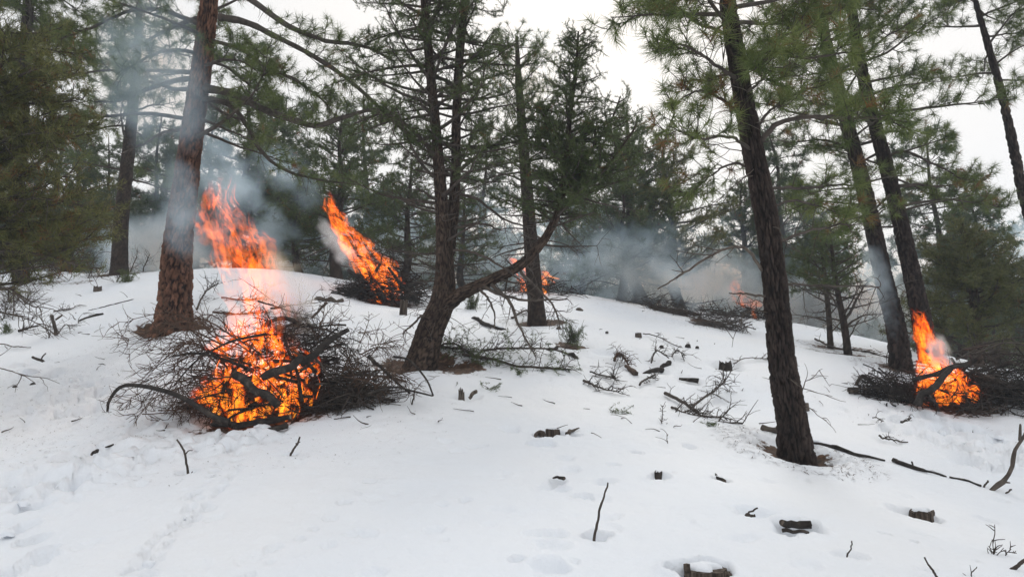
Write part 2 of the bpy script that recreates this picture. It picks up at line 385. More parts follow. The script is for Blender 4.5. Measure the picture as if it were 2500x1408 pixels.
def tree(name, label, cat, sp, trunk, d=None, style='dark', seed=1, extra=None, limbs=(), auto=(), sides=40, dz=.03, flare=.25,
         mat='needle_pond', k=None, wmul=1.0, brown=.03, size=1.0, group=None, deadtw=0, tint=(.1, .7), stems=(), base=None, world=None, dead_mat='bark_dead'):
    """trunk: (px, py, width px) from the ground up; auto: (t0, t1, n, len0, len1, elev, start, dens, reach) rows of generated limbs"""
    rng = np.random.default_rng(seed)
    if world is not None:
        pts, rad = list(world[0]), list(world[1]); base = pts[0]+np.array([0, 0, .25]); d = 10
    else:
        if base is None: base = G(trunk[0][0], trunk[0][1])
        if d is None: d = depth(base)
        pts = [P(a[0], a[1], d) for a in trunk]; rad = [a[2]*.5*d/FPX for a in trunk]
        pts[0] = base-np.array([0, 0, .25])
    if extra:                                   # grows on above the frame: (metres, end radius)
        up = nrm(nrm(pts[-1]-pts[-2])+np.array([0, 0, .8])); m = 3
        for q in range(1, m+1):
            pts.append(pts[-1]+up*extra[0]/m); rad.append(rad[len(trunk)-1]*(1-q/m)+extra[1]*q/m)
    pts = np.array(pts)
    root = empty(name, base, label, cat, group)
    V, F, C = bark_trunk(pts, rad, style, seed, sides, dz, flare)
    mesh_np('trunk', V, [F], M['bark_old'], root, base, True, {'plate': ('FLOAT_COLOR', C)})
    tubes = Tubes(); dead = Tubes(); crown = Crown()
    spine = catmull(pts, 200)
    Ls = np.concatenate([[0], np.cumsum(np.linalg.norm(np.diff(spine, axis=0), axis=1))]); Ls /= Ls[-1]
    lr = np.interp(Ls, np.concatenate([[0], np.cumsum(np.linalg.norm(np.diff(pts, axis=0), axis=1))])/np.linalg.norm(np.diff(pts, axis=0), axis=1).sum(), rad)
    for st in stems:                            # further stems, each with bark
        sp_ = px_line([s_[:2] for s_ in st['pts']], d) + np.array([[0, s_[3] if len(s_) > 3 else 0, 0] for s_ in st['pts']]); sr = [s_[2]*.5*d/FPX for s_ in st['pts']]
        if st.get('extra'):
            up = nrm(nrm(sp_[-1]-sp_[-2])+np.array([0, 0, .5])); sp_ = np.vstack([sp_, sp_[-1]+up*st['extra']]); sr.append(sr[-1]*.4)
        V, F, C = bark_trunk(sp_, sr, style, seed+77, max(14, sides*2//3), dz, 0)
        mesh_np('stem', V, [F], M['bark_old'], root, base, True, {'plate': ('FLOAT_COLOR', C)})
        for a in st.get('auto', ()):
            grow_rows(rng, catmull(sp_, 120), a, sp, tubes, dead, crown, brown, size, tint)
        if st.get('clothe'):
            clothe(rng, catmull(sp_, 40), .02, tubes, crown, sp, *st['clothe'], dead=dead, brown=brown, size=size, tint=tint)
    for lb in limbs:
        lp = catmull(px_line(lb['pts'], d), 26)
        w0, w1 = lb['w']; lp[1:] += np.cumsum(rng.normal(0, .006, lp[1:].shape), 0)
        tb_ = Tubes(); tb_.add(lp, np.linspace(w0, w1, len(lp))*.5*d/FPX*(1+rng.normal(0, .06, len(lp))), 8)
        tb_.build('limb', M[lb.get('mat', 'bark_twig')], root, base)
        if lb.get('dead'):
            for _ in range(lb['dead']):
                q = rng.integers(6, 26); dd = nrm(lp[q]-lp[q-1]) if q < 26 else nrm(lp[-1]-lp[-2])
                e = nrm(perp(rng, dd)+dd*.6+np.array([0, 0, lb.get('dz', -.3)])); l = rng.uniform(.12, .5)
                tw = wander(rng, lp[min(q, 25)], e, l, 6, .22, -.15); dead.add(tw, np.linspace(.007, .0025, 7), 3)
                if rng.random() < .6:
                    e2 = nrm(perp(rng, e)+e*.7); dead.add(wander(rng, tw[3], e2, l*.5, 4, .25), np.linspace(.0045, .002, 5), 3)
        if lb.get('leaf') is not None:
            s0, dn, rc = lb['leaf']
            clothe(rng, lp, w0*.5*d/FPX*.4, tubes, crown, sp, s0, dn, rc, dead=dead, brown=brown, size=size, tint=tint)
    for a in auto:
        grow_rows(rng, spine, a, sp, tubes, dead, crown, brown, size, tint)
    for _ in range(deadtw):                     # short dead twigs on the trunk
        q = rng.integers(15, 150); e = nrm(perp(rng, nrm(spine[q+1]-spine[q]))+np.array([0, 0, rng.uniform(-.5, .3)])); l = rng.uniform(.15, .9)
        tw = wander(rng, spine[q]+e*lr[q]*.7, e, l, 7, .2, -.25); dead.add(tw, np.linspace(.008, .0025, 8), 3)
        for _2 in range(3):
            q2 = rng.integers(2, 7); e2 = nrm(perp(rng, e)+e*.8); dead.add(wander(rng, tw[q2], e2, l*.4, 4, .25), np.linspace(.0045, .002, 5), 3)
    o = tubes.build('twigs', M['bark_twig'], root, base)
    if o: o['kind'] = 'stuff'
    o = dead.build('dead_twigs', M[dead_mat], root, base)
    if o: o['kind'] = 'stuff'
    o = crown.build(sp, M[mat], root, base, rng, k, wmul)
    if o: o['kind'] = 'stuff'
    return root

def grow_rows(rng, spine, a, sp, tubes, dead, crown, brown, size, tint):
    t0, t1, n, l0, l1, elev, start, dens, reach = a[:9]; azr = a[9] if len(a) > 9 else None
    az = rng.uniform(0, 6.28)
    for q in range(n):
        t = t0+(t1-t0)*(q+rng.uniform(.1, .9))/n; i = min(int(t*(len(spine)-2)), len(spine)-2); p = spine[i]
        az += 2.4+rng.normal(0, .4)
        aa = az if azr is None else rng.uniform(*azr)
        l = (l0+(l1-l0)*(t-t0)/(t1-t0+1e-6))*rng.uniform(.65, 1.15); el = elev+rng.normal(0, .18)
        e = np.array([math.cos(aa)*math.cos(el), math.sin(aa)*math.cos(el), math.sin(el)])
        m = max(5, int(l/.14)); lp = wander(rng, p, e, l, m, .075, -.12 if sp == 'pond' else .1)
        r = .010+.013*l; tubes.add(lp, np.linspace(r, .005, m+1), 5)
        if dens > 0:
            clothe(rng, lp, r*.5, tubes, crown, sp, start, dens, reach*min(1, .4+l*.4), dead=dead, brown=brown, size=size, tint=tint)
        else:
            for _ in range(int(4+l*7)):
                q2 = rng.integers(1, m+1); e2 = nrm(nrm(lp[q2]-lp[q2-1])*.7+perp(rng, e)); l2 = rng.uniform(.12, .5)*min(1, .4+l*.5)
                tw = wander(rng, lp[q2], e2, l2, 5, .2, -.1); dead.add(tw, np.linspace(.006, .0022, 6), 3)
                if rng.random() < .5: dead.add(wander(rng, tw[2], nrm(perp(rng, e2)+e2*.7), l2*.55, 4, .2), np.linspace(.004, .002, 5), 3)

# ------------------------------------------------------------------ the snow slope
PITS = []      # x, y, radius, depth, duff amount
def pit(px, py, r, dep, duff=0.0, q=0):
    p = G(px, py); PITS.append((p[0], p[1], r, dep, duff)); return p
TREEBASE = dict(old=G(425, 792), twin=G(1022, 880), mid=G(1945, 1098), pair_a=G(2200, 890), pair_b=G(2270, 885), slim=G(1312, 790),
                sap_a=G(2027, 845), sap_b=G(2072, 866), ridge=G(292, 668))
for k_, r_, dp_, df_ in (('old', .85, .10, .75), ('twin', .75, .10, .8), ('mid', .52, .12, .95), ('slim', .6, .05, .8), ('sap_a', .8, .04, .62), ('sap_b', .9, .05, .7), ('pair_a', .6, .06, .7), ('ridge', .7, .03, .8)):
    p_ = TREEBASE[k_]; PITS.append((p_[0], p_[1], r_, dp_, df_))
for a in ((1130, 893, .55, .03, .9), (1060, 870, .5, .03, .8), (1340, 787, .5, .02, .8), (380, 795, .45, .04, .95), (2100, 850, .7, .02, .55), (1980, 1100, .3, .05, .85),
          (1722, 1406, .18, .26, .05), (1348, 1060, .14, .16, .1), (1318, 1064, .08, .09, .2), (1392, 1058, .12, .06, 0), (2252, 1266, .20, .20, .05), (1945, 1290, .22, .13, .15), (1965, 1294, .13, .08, 0),
          (1608, 1168, .10, .13, .1), (1757, 1172, .08, .09, .1), (1363, 1168, .07, .07, .2), (1455, 1308, .10, .12, 0), (460, 1160, .09, .09, 0), (712, 1112, .08, .09, 0),
          (1772, 892, .32, .08, .5), (1395, 838, .38, .06, .85), (986, 768, .35, .07, .2), (1135, 968, .2, .05, .2), (826, 990, .15, .1, .2), (1840, 1252, .15, .06, 0),
          (1480, 905, .3, .03, .3), (1680, 930, .25, .06, .2), (1600, 908, .25, .06, .1), (95, 880, .15, .06, 0), (2072, 1362, .1, .06, 0), (1480, 858, .25, .06, .2), (1380, 860, .2, .04, .1),
          (240, 1105, .28, .08, 0), (1560, 815, .15, .03, .2), (2170, 1078, .2, .04, 0), (800, 738, .4, .03, .3), (1195, 795, .5, .04, .3), (2330, 975, 1.0, .05, .75), (2400, 960, 1.0, .03, .6), (650, 1010, .9, .06, .95), (800, 985, .8, .04, .6), (940, 735, 1.1, .04, .9)):
    pit(*a)
for a in ((1600, 745, .9, 0, .9), (1660, 760, .9, 0, .9), (1720, 785, .8, 0, .8), (1570, 740, .8, 0, .8), (120, 690, .7, 0, .5), (200, 688, .7, 0, .5), (60, 715, .6, 0, .45), (340, 664, .6, 0, .5), (10, 705, .5, 0, .7)):
    pit(*a)
rg = np.random.default_rng(5)
def track(pxs, n, r, dep, jit):
    c = catmull(np.array(pxs, float), n)
    for q, (a, b) in enumerate(c):
        pit(a+rg.normal(0, jit), b+rg.normal(0, jit*.4), r*rg.uniform(.6, 1.2), dep*2.1*rg.uniform(.5, 1.2))
track([(1350, 1385), (1335, 1265), (1345, 1100), (1245, 1048)], 5, .13, .045, 6)
track([(1350, 1330), (1430, 1190), (1500, 1165), (1510, 1115), (1640, 1100), (1740, 1045), (1760, 1010)], 8, .10, .035, 8)
track([(300, 1405), (380, 1330), (450, 1260), (520, 1160), (590, 1090)], 30, .05, .022, 5)
track([(355, 1405), (440, 1300), (520, 1220), (575, 1150), (580, 1090)], 30, .05, .022, 5)
track([(20, 1235), (130, 1180), (260, 1120), (420, 1100), (600, 1070)], 16, .12, .06, 22)
track([(60, 900), (180, 935), (230, 960), (330, 990), (400, 1010)], 9, .16, .07, 18)
track([(2240, 1010), (2350, 1040), (2430, 1080), (2480, 1140)], 14, .15, .06, 25)
track([(1250, 905), (1350, 860), (1440, 905), (1560, 935)], 18, .05, .02, 10)
track([(2020, 980), (2150, 1030), (2260, 1020)], 8, .09, .04, 12)

for q in range(150):                           # dimples where snow dropped from the boughs
    pit(rg.uniform(0, 2500), rg.uniform(800, 1400), rg.uniform(.03, .10), rg.uniform(.012, .04))
track([(620, 1408), (700, 1330), (820, 1260), (900, 1180)], 9, .05, .022, 8)
track([(40, 1400), (90, 1330), (60, 1260), (160, 1200), (220, 1150)], 10, .12, .06, 14)
track([(2130, 1040), (2240, 1070), (2330, 1110), (2420, 1150)], 12, .12, .055, 16)
def build_ground():
    th = np.concatenate([np.linspace(-50, 50, 540), np.linspace(50, 310, 80)[1:-1]])*math.pi/180
    rr = np.concatenate([np.exp(np.concatenate([np.arange(math.log(.8), math.log(3.4), .02), np.arange(math.log(3.4), math.log(10), .006), np.arange(math.log(10), math.log(34), .0095)])), np.exp(np.linspace(math.log(34.5), math.log(330), 40))])
    TH, R = np.meshgrid(th, rr); X = R*np.sin(TH); Y = R*np.cos(TH)
    Z = zbase(X, Y); near = smooth(45, 25, R)
    Z += near*(.10*(fbm(X*.55, Y*.55, 3, 3)-.5) + .030*(fbm(X*2.2, Y*2.2, 9, 3)-.5) + .020*(fbm(X*7, Y*7, 15, 3)-.5))
    Z += (1-near)*1.2*(fbm(X*.05, Y*.05, 31, 3)-.5)
    # trampled snow
    duff = np.zeros_like(Z)
    for (px, py, rad, amp) in ((300, 1110, 1.3, .13), (150, 1180, .9, .10), (120, 1000, 1.1, .07), (420, 990, 1.2, .10), (560, 1080, .8, .10), (2370, 1070, 1.2, .13), (2420, 1130, .8, .11), (250, 950, 1.2, .06), (2200, 1010, .9, .07), (1200, 870, 1.0, .04)):
        p = G(px, py); f = smooth(1.15, .35, np.hypot(X-p[0], Y-p[1])/rad)
        f1, ed, cid = voro(X*6+3*fbm(X*3, Y*3, 4, 2), Y*6, 77)
        Z += amp*f*((cid-.5)*.9*smooth(.0, .25, ed) + (fbm(X*5, Y*5, 41, 3)-.5))
    for q, (x, y, r, dep, df) in enumerate(PITS):
        m = (np.abs(X-x) < r*2.0) & (np.abs(Y-y) < r*2.0)
        if not m.any(): continue
        dx = X[m]-x; dy = Y[m]-y; a = np.arctan2(dy, dx)
        e = np.hypot(dx, dy)/(r*(.55+.9*fbm(np.cos(a)*1.3+q*3.1, np.sin(a)*1.3, 55, 2))) + .35*(fbm(X[m]*9, Y[m]*9, 61, 2)-.5)
        Z[m] -= dep*smooth(1.12, .5, e) - dep*.13*smooth(.9, 1.15, e)*smooth(1.6, 1.15, e)
        if df: duff[m] = np.maximum(duff[m], df*smooth(1.25, .25, e))
    global _GR, _GT, _GZ
    _GR, _GT, _GZ = rr, th, Z
    n, k = R.shape; V = np.stack([X, Y, Z], -1).reshape(-1, 3); V = np.vstack([V, [[0, 0, zg(0, 0)]]])
    i = np.arange(n-1)[:, None]*k; j = np.arange(k)[None, :]; j2 = (j+1) % k
    F = np.stack([i+j, i+k+j, i+k+j2, i+j2], -1).reshape(-1, 4)
    F = F[:, ::-1]; jj = np.arange(k); T = np.stack([np.full(k, n*k), (jj+1) % k, jj], -1)
    o = mesh_np('ground', V, [F, T], M['snow'], None, None, True, {'duff': ('FLOAT', np.append(duff.ravel(), 0))})
    o['kind'] = 'structure'; o['label'] = 'snow covered hillside with tracks and bare patches'
build_ground()
def GZ(x, y):
    x = np.atleast_1d(x); y = np.atleast_1d(y); r = np.hypot(x, y); t = np.mod(np.arctan2(x, y)-_GT[0], 2*math.pi)+_GT[0]
    i = np.clip(np.searchsorted(_GR, r)-1, 0, len(_GR)-2); j = np.clip(np.searchsorted(_GT, t)-1, 0, len(_GT)-2)
    f = (r-_GR[i])/(_GR[i+1]-_GR[i]); g = (t-_GT[j])/(_GT[j+1]-_GT[j])
    return (_GZ[i, j]*(1-f)*(1-g)+_GZ[i+1, j]*f*(1-g)+_GZ[i, j+1]*(1-f)*g+_GZ[i+1, j+1]*f*g)

# ------------------------------------------------------------------ near and middle trees
PI = math.pi
tree('ponderosa_pine', 'stout pine with plated orange brown bark beyond the burning foreground brush pile', 'tree', 'pond',
     [(425, 792, 86), (428, 720, 76), (434, 600, 67), (453, 450, 57), (472, 300, 51), (494, 150, 45), (511, 0, 41)], style='old', seed=11, base=TREEBASE['old'],
     extra=(6.0, .08), sides=120, dz=.028, flare=.45, mat='needle_pond', size=1.12, brown=.02, k=44,
     limbs=[dict(pts=[(535, 42), (600, 55), (660, 80, -.3), (760, 130, -.6), (850, 190, -.9), (950, 285, -1.1), (1060, 385, -1.3)], w=(19, 4), leaf=(.35, .75, .7), dead=14),
            dict(pts=[(512, -60), (600, -10, -.3), (700, 60, -.6), (790, 98, -.8), (880, 112, -1.), (960, 150, -1.2)], w=(18, 5), leaf=(.45, .8, .7), dead=12),
            dict(pts=[(490, 214), (570, 230, -.3), (640, 265, -.5), (720, 292, -.8), (775, 306, -1), (850, 282, -1.2), (930, 268, -1.5), (1010, 330, -1.6)], w=(22, 5), leaf=(.3, .6, .65), dead=24),
            dict(pts=[(490, 238), (560, 255), (600, 300, .2), (640, 370, .3), (700, 412, .3), (770, 432, .4), (870, 442, .4)], w=(15, 4), leaf=(.35, .6, .6), dead=26),
            dict(pts=[(485, 288), (560, 320, -.3), (625, 348, -.5)], w=(8, 3), leaf=(.5, .6, .35), dead=8),
            dict(pts=[(520, 100), (590, 120, -.4), (660, 170, -.7), (730, 205, -.9), (800, 260, -1)], w=(11, 4), leaf=(.15, 1.1, .7), dead=6),
            dict(pts=[(515, 150), (560, 170, .5), (620, 215, .8), (670, 250, 1.0)], w=(9, 4), leaf=(.15, 1.2, .7), dead=4),
            dict(pts=[(470, 190), (420, 196, -.3), (360, 215, -.5), (300, 242, -.7), (230, 250, -.9)], w=(14, 4), leaf=(.2, 1.0, .75), dead=8),
            dict(pts=[(470, 220), (400, 208, .5), (330, 190, .9), (250, 200, 1.2)], w=(12, 4), leaf=(.2, 1.0, .75), dead=8),
            dict(pts=[(455, 312), (400, 320), (350, 345, .1), (290, 370, .2)], w=(9, 3), mat='bark_dead', dead=10),
            dict(pts=[(490, 60), (400, 25, -.3), (320, 30, -.5), (230, 70, -.8), (150, 100, -1)], w=(13, 4), leaf=(.15, 1.0, .8), dead=6),
            dict(pts=[(500, 40), (420, 70, .5), (340, 110, 1), (260, 130, 1.3)], w=(12, 4), leaf=(.15, 1.0, .8), dead=6),
            dict(pts=[(480, 130), (420, 120, -.6), (350, 140, -1.1), (300, 170, -1.4)], w=(10, 4), leaf=(.15, 1.0, .8), dead=6)],
     auto=[(.40, .62, 9, 2.6, 2.6, .05, .35, .7, .8), (.62, .97, 9, 2.2, .8, .35, .3, .6, .7)])

tree('twin_stemmed_pinyon', 'gnarled pinyon with bent base, two tall stems and one low leaning stem', 'tree', 'piny',
     [(1022, 882, 78), (1048, 815, 68), (1080, 735, 60), (1086, 640, 44), (1078, 500, 32), (1067, 350, 26), (1053, 200, 23), (1041, 60, 20), (1036, 0, 19)], style='piny', seed=23,
     base=TREEBASE['twin'], extra=(1.8, .03), sides=84, dz=.028, flare=.2, mat='needle_piny', deadtw=60, brown=.015,
     stems=[dict(pts=[(1096, 620, 26, .10), (1106, 500, 27, .15), (1110, 400, 25, .2), (1112, 280, 23, .2), (1120, 120, 21, .2), (1132, 0, 19, .2)], extra=1.6,
                 auto=[(.10, .45, 9, 1.0, 1.3, .0, 2, 0, .6), (.3, .99, 48, 1.35, .8, .15, .22, .85, .42)]),
            dict(pts=[(1080, 755, 40, -.05), (1130, 720, 32, -.15), (1200, 690, 27, -.25), (1270, 655, 24, -.3), (1330, 590, 20, -.3), (1365, 510, 16, -.3), (1378, 420, 13, -.3), (1388, 300, 11, -.3), (1402, 190, 8, -.3), (1408, 100, 4, -.3)],
                 auto=[(.20, .62, 12, .8, 1.0, -.15, 2, 0, .5), (.50, .995, 84, 1.1, .25, .35, .1, 1.1, .38)]),
            dict(pts=[(1365, 500, 11, -.3), (1410, 430, 9, -.2), (1450, 360, 7, -.1), (1490, 300, 5, 0), (1515, 235, 3, 0)], auto=[(.2, .98, 26, 1.0, .3, .25, .15, .9, .34)]),
            dict(pts=[(1350, 545, 11, -.3), (1410, 490, 9, -.4), (1465, 440, 7, -.5), (1540, 340, 3, -.6)], auto=[(.2, .98, 30, 1.0, .3, .25, .15, .9, .34)]),
            dict(pts=[(1375, 420, 12, -.3), (1340, 340, 9, -.1), (1325, 250, 4, 0)], auto=[(.15, .99, 30, .95, .3, .25, .1, 1.0, .36)])],
     limbs=[dict(pts=[(1180, 700, -.3), (1240, 720, -.4), (1310, 735, -.5), (1390, 730, -.5)], w=(9, 3), mat='bark_dead', dead=16),
            dict(pts=[(1200, 695, -.3), (1250, 740, -.5), (1280, 800, -.6), (1320, 870, -.7)], w=(10, 3), mat='bark_dead', dead=18),
            dict(pts=[(1170, 705, -.3), (1200, 740, -.5), (1215, 800, -.6)], w=(7, 2.5), mat='bark_dead', dead=10),
            dict(pts=[(1270, 660, -.3), (1340, 740, -.5), (1360, 800, -.6)], w=(7, 2.5), mat='bark_dead', dead=12),
            dict(pts=[(1055, 790, 0), (1030, 770, -.1), (1000, 795, -.2), (985, 810, -.3)], w=(8, 2.5), mat='bark_dead', dead=9),
            dict(pts=[(1072, 490), (1040, 478, -.1), (1018, 460, -.2)], w=(9, 4), dead=5),
            dict(pts=[(1080, 400), (1010, 330, -.2), (940, 280, -.4), (860, 300, -.6)], w=(11, 4), dead=16, leaf=(.5, .8, .4)),
            dict(pts=[(1120, 420), (1180, 370, .1), (1220, 350, .2), (1300, 290, .3)], w=(10, 4), dead=14, leaf=(.5, .8, .4)),
            dict(pts=[(1120, 470), (1170, 490, -.1), (1240, 540, -.3), (1290, 560, -.4)], w=(9, 3), dead=18),
            dict(pts=[(1110, 560), (1170, 545, -.1), (1230, 560, -.3)], w=(8, 3), dead=16),
            dict(pts=[(1100, 610), (1160, 620, -.1), (1230, 660, -.3), (1270, 690, -.4)], w=(7, 3), mat='bark_dead', dead=16)],
     auto=[(.22, .50, 13, 1.0, 1.5, .0, 2, 0, .6), (.36, .62, 20, 1.6, 1.8, .1, .3, .8, .45), (.5, .985, 58, 1.7, .8, .12, .25, .85, .42)])

tree('ponderosa_pine', 'dark barked leaning pine with a reddish scar low on its trunk', 'tree', 'pond',
     [(1945, 1100, 84), (1932, 1020, 72), (1912, 900, 64), (1898, 760, 58), (1881, 600, 54), (1862, 480, 52), (1835, 350, 49), (1808, 200, 44), (1785, 60, 40), (1776, 0, 38)], style='dark', seed=37,
     base=TREEBASE['mid'], extra=(3.2, .08), sides=120, dz=.026, flare=.18, mat='needle_pond', deadtw=22, brown=.10, size=1.15, k=46, tint=(.15, .8),
     limbs=[dict(pts=[(1860, 660), (1830, 618, -.2), (1790, 605, -.4), (1700, 640, -.6), (1640, 680, -.7), (1600, 705, -.8)], w=(9, 2.5), mat='bark_dead', dead=7, dz=.1),
            dict(pts=[(1875, 722), (1830, 722, -.2), (1788, 716, -.3)], w=(7, 3), mat='bark_dead', dead=1),
            dict(pts=[(1888, 696), (1950, 695, .3), (2050, 702, .5), (2150, 705, .7)], w=(9, 2.5), dead=10),
            dict(pts=[(1855, 350), (1890, 305, -.2), (1960, 290, -.4), (2050, 288, -.6), (2130, 285, -.7), (2200, 300, -.8)], w=(14, 4), leaf=(.45, 1.0, .6), dead=5),
            dict(pts=[(1875, 462), (1950, 450, .3), (2040, 440, .6), (2100, 440, .8)], w=(10, 3), leaf=(.4, .7, .4), dead=8),
            dict(pts=[(1895, 592), (1950, 570, .2), (2030, 552, .4), (2090, 545, .5)], w=(9, 3), leaf=(.6, .5, .4), dead=10),
            dict(pts=[(1880, 505), (1940, 495, .3), (2020, 515, .7), (2080, 530, .9)], w=(7, 3), leaf=(.4, .7, .4), dead=8),
            dict(pts=[(1830, 150), (1900, 105, .3), (1990, 60, .6), (2070, 30, .8)], w=(11, 4), leaf=(.2, 1.1, .7), dead=3),
            dict(pts=[(1830, 130), (1880, 125, -.4), (1960, 140, -.8), (2060, 120, -1.0)], w=(11, 4), leaf=(.2, 1.0, .6), dead=3),
            dict(pts=[(1810, 200), (1740, 150, -.3), (1680, 120, -.6), (1620, 130, -.8)], w=(10, 3), leaf=(.2, 1.0, .55), dead=3),
            dict(pts=[(1790, 90), (1720, 60, .3), (1650, 20, .5), (1570, 10, .7)], w=(10, 3), leaf=(.2, 1.0, .55), dead=3),
            dict(pts=[(1830, 290), (1760, 235, .2), (1700, 215, .4), (1640, 250, .6)], w=(10, 3), leaf=(.2, 1.1, .55), dead=3),
            dict(pts=[(1845, 370), (1780, 330, -.3), (1720, 330, -.5), (1640, 300, -.7)], w=(9, 3), leaf=(.3, 1.0, .5), dead=6),
            dict(pts=[(1850, 420), (1790, 400, .4), (1730, 430, .7), (1680, 470, .9)], w=(8, 3), leaf=(.3, .9, .5), dead=8),
            dict(pts=[(1820, 230), (1860, 190, -.6), (1850, 160, -1.0)], w=(8, 3), leaf=(.2, 1.2, .5), dead=1),
            dict(pts=[(1835, 330), (1880, 270, .5), (1960, 230, .9), (2040, 220, 1.2)], w=(9, 3), leaf=(.2, 1.0, .6), dead=3)],
     auto=[(.60, .98, 12, 1.6, 1.0, .2, .25, .8, .6)])

tree('ponderosa_pine', 'thinner leaning pine of the close pair, nearer the broken twigs beside the burning pile', 'tree', 'pond',
     [(2205, 892, 52), (2188, 800, 46), (2160, 690, 42), (2132, 560, 38), (2102, 430, 35), (2068, 300, 32), (2035, 170, 27), (2000, 40, 24), (1990, 0, 23)], style='dark', seed=41,
     base=TREEBASE['pair_a'], extra=(2.4, .05), sides=44, dz=.03, flare=.15, mat='needle_pond', deadtw=26, brown=.06, size=1.1, k=46, tint=(.1, .7),
     limbs=[dict(pts=[(2080, 375), (2040, 350, .2), (2000, 340, .3), (1930, 345, .5)], w=(9, 3), leaf=(.4, .8, .4), dead=6),
            dict(pts=[(2110, 500), (2060, 500, .2), (1990, 490, .4)], w=(7, 3), leaf=(.5, .6, .4), dead=6)],
     auto=[(.28, .5, 9, 1.2, 1.5, .1, .5, .5, .5), (.45, .98, 24, 1.9, 1.0, .15, .22, .85, .65)])
tree('ponderosa_pine', 'straight dark pine whose foot stands in the flames of the burning pile', 'tree', 'pond',
     [(2272, 886, 50), (2250, 780, 45), (2222, 650, 40), (2195, 530, 36), (2165, 410, 33), (2130, 280, 30), (2100, 150, 26), (2075, 0, 23)], style='dark', seed=43,
     base=TREEBASE['pair_b'], d=13.4, extra=(2.4, .05), sides=44, dz=.03, flare=.15, mat='needle_pond', deadtw=20, brown=.05, size=1.1, k=46, tint=(.1, .7),
     limbs=[dict(pts=[(2178, 455), (2240, 452, .1), (2300, 452, .2), (2400, 440, .3)], w=(10, 3), leaf=(.4, .8, .5), dead=6),
            dict(pts=[(2190, 510), (2250, 496, .2), (2330, 492, .3), (2450, 510, .4)], w=(9, 3), leaf=(.45, .8, .5), dead=8),
            dict(pts=[(2160, 380), (2220, 370, -.2), (2290, 400, -.4), (2350, 430, -.5)], w=(8, 3), leaf=(.4, .7, .5), dead=8)],
     auto=[(.28, .5, 10, 1.3, 1.7, .05, .45, .6, .5), (.45, .98, 24, 2.1, 1.0, .15, .22, .85, .65)])
b6 = G(2480, 905); b6 = b6+np.array([1.9, .6, 0]); b6[2] = zg(b6[0], b6[1])
tree('ponderosa_pine', 'slim pine with open tufted branches rising past the bushy green juniper', 'tree', 'pond',
     [(2640, 905, 32), (2560, 700, 28), (2500, 480, 24), (2455, 270, 19), (2415, 120, 15), (2380, 0, 11)], d=14.5, style='dark', seed=47, base=b6,
     extra=(1.0, .03), sides=30, dz=.04, mat='needle_pond', size=1.15, k=44, brown=.02, tint=(.05, .55),
     auto=[(.42, .98, 26, 1.35, .7, .25, .25, .9, .55)])
tree('ponderosa_pine', 'slender straight pine in mid slope with a smoke blued top', 'tree', 'pond',
     [(1312, 792, 50), (1308, 740, 40), (1298, 620, 36), (1288, 480, 30), (1276, 330, 25), (1266, 200, 17), (1262, 90, 7)], style='thin', seed=53, base=TREEBASE['slim'],
     sides=30, dz=.04, flare=.2, mat='needle_pond', size=1.0, k=34, deadtw=30, brown=.01, tint=(.1, .6),
     auto=[(.35, .62, 16, 1.2, 1.4, .05, 2, 0, .6), (.55, .98, 30, 1.25, .5, .45, .35, .8, .5)])
tree('ponderosa_pine', 'smoke veiled pine trunk at the crest with green shoots round its foot', 'tree', 'pond',
     [(292, 668, 40), (295, 560, 34), (305, 450, 31), (318, 330, 27), (330, 200, 22), (338, 60, 16)], style='thin', seed=59, base=TREEBASE['ridge'],
     extra=(2, .03), sides=30, dz=.05, flare=.3, mat='needle_pond', size=1.2, k=34, deadtw=10, brown=.0, tint=(.1, .6),
     auto=[(.25, .9, 26, 2.4, 1.4, .1, .2, .8, .8)])
tree('young_pine', 'small two-forked bare lower tree standing on brown needle litter', 'tree', 'piny',
     [(2072, 868, 20), (2062, 800, 17), (2050, 740, 14), (2040, 680, 11), (2030, 600, 7), (2025, 540, 3)], style='thin', seed=61, base=TREEBASE['sap_b'], sides=16, dz=.06, mat='needle_piny', k=24, wmul=1.6,
     limbs=[dict(pts=[(2060, 790), (2085, 740), (2110, 700), (2140, 670)], w=(8, 2), dead=12, dz=.2), dict(pts=[(2062, 800), (2100, 775), (2150, 770)], w=(6, 2), dead=10, dz=.2),
            dict(pts=[(2055, 760), (2020, 720), (1990, 680)], w=(6, 2), dead=12, dz=.2)],
     auto=[(.12, .5, 10, 1.0, 1.1, .3, 2, 0, .5), (.45, .98, 30, 1.1, .4, .35, .25, 1.0, .4)])
tree('young_pine', 'small single-stemmed young tree close behind the two-forked one', 'tree', 'piny',
     [(2027, 846, 15), (2024, 780, 13), (2016, 700, 11), (2008, 620, 8), (2000, 560, 3)], style='thin', seed=67, base=TREEBASE['sap_a'], sides=14, dz=.06, mat='needle_piny', k=24, wmul=1.6,
     auto=[(.15, .55, 10, 1.0, 1.1, .2, 2, 0, .5), (.45, .98, 32, 1.2, .4, .35, .25, 1.0, .4)])
bj = G(2385, 890)
tree('juniper', 'bushy green juniper behind the burning pile in the dip', 'tree', 'juni',
     [(2385, 885, 34), (2382, 800, 28), (2378, 720, 22), (2365, 640, 14), (2350, 545, 5)], style='piny', seed=71, base=bj, sides=20, dz=.05, mat='needle_juni', k=26, wmul=1.4, brown=.02, tint=(.05, .55), size=1.2,
     limbs=[dict(pts=[(2382, 850), (2340, 840, -.2), (2290, 815, -.4), (2275, 805, -.5)], w=(10, 3), dead=10)],
     auto=[(.12, .6, 34, 1.7, 1.5, .15, .25, .9, .55), (.5, .99, 40, 1.4, .3, .45, .15, .9, .45)])
b16 = G(60, 840)+np.array([-2.6, -1.0, 0]); b16[2] = zg(b16[0], b16[1])
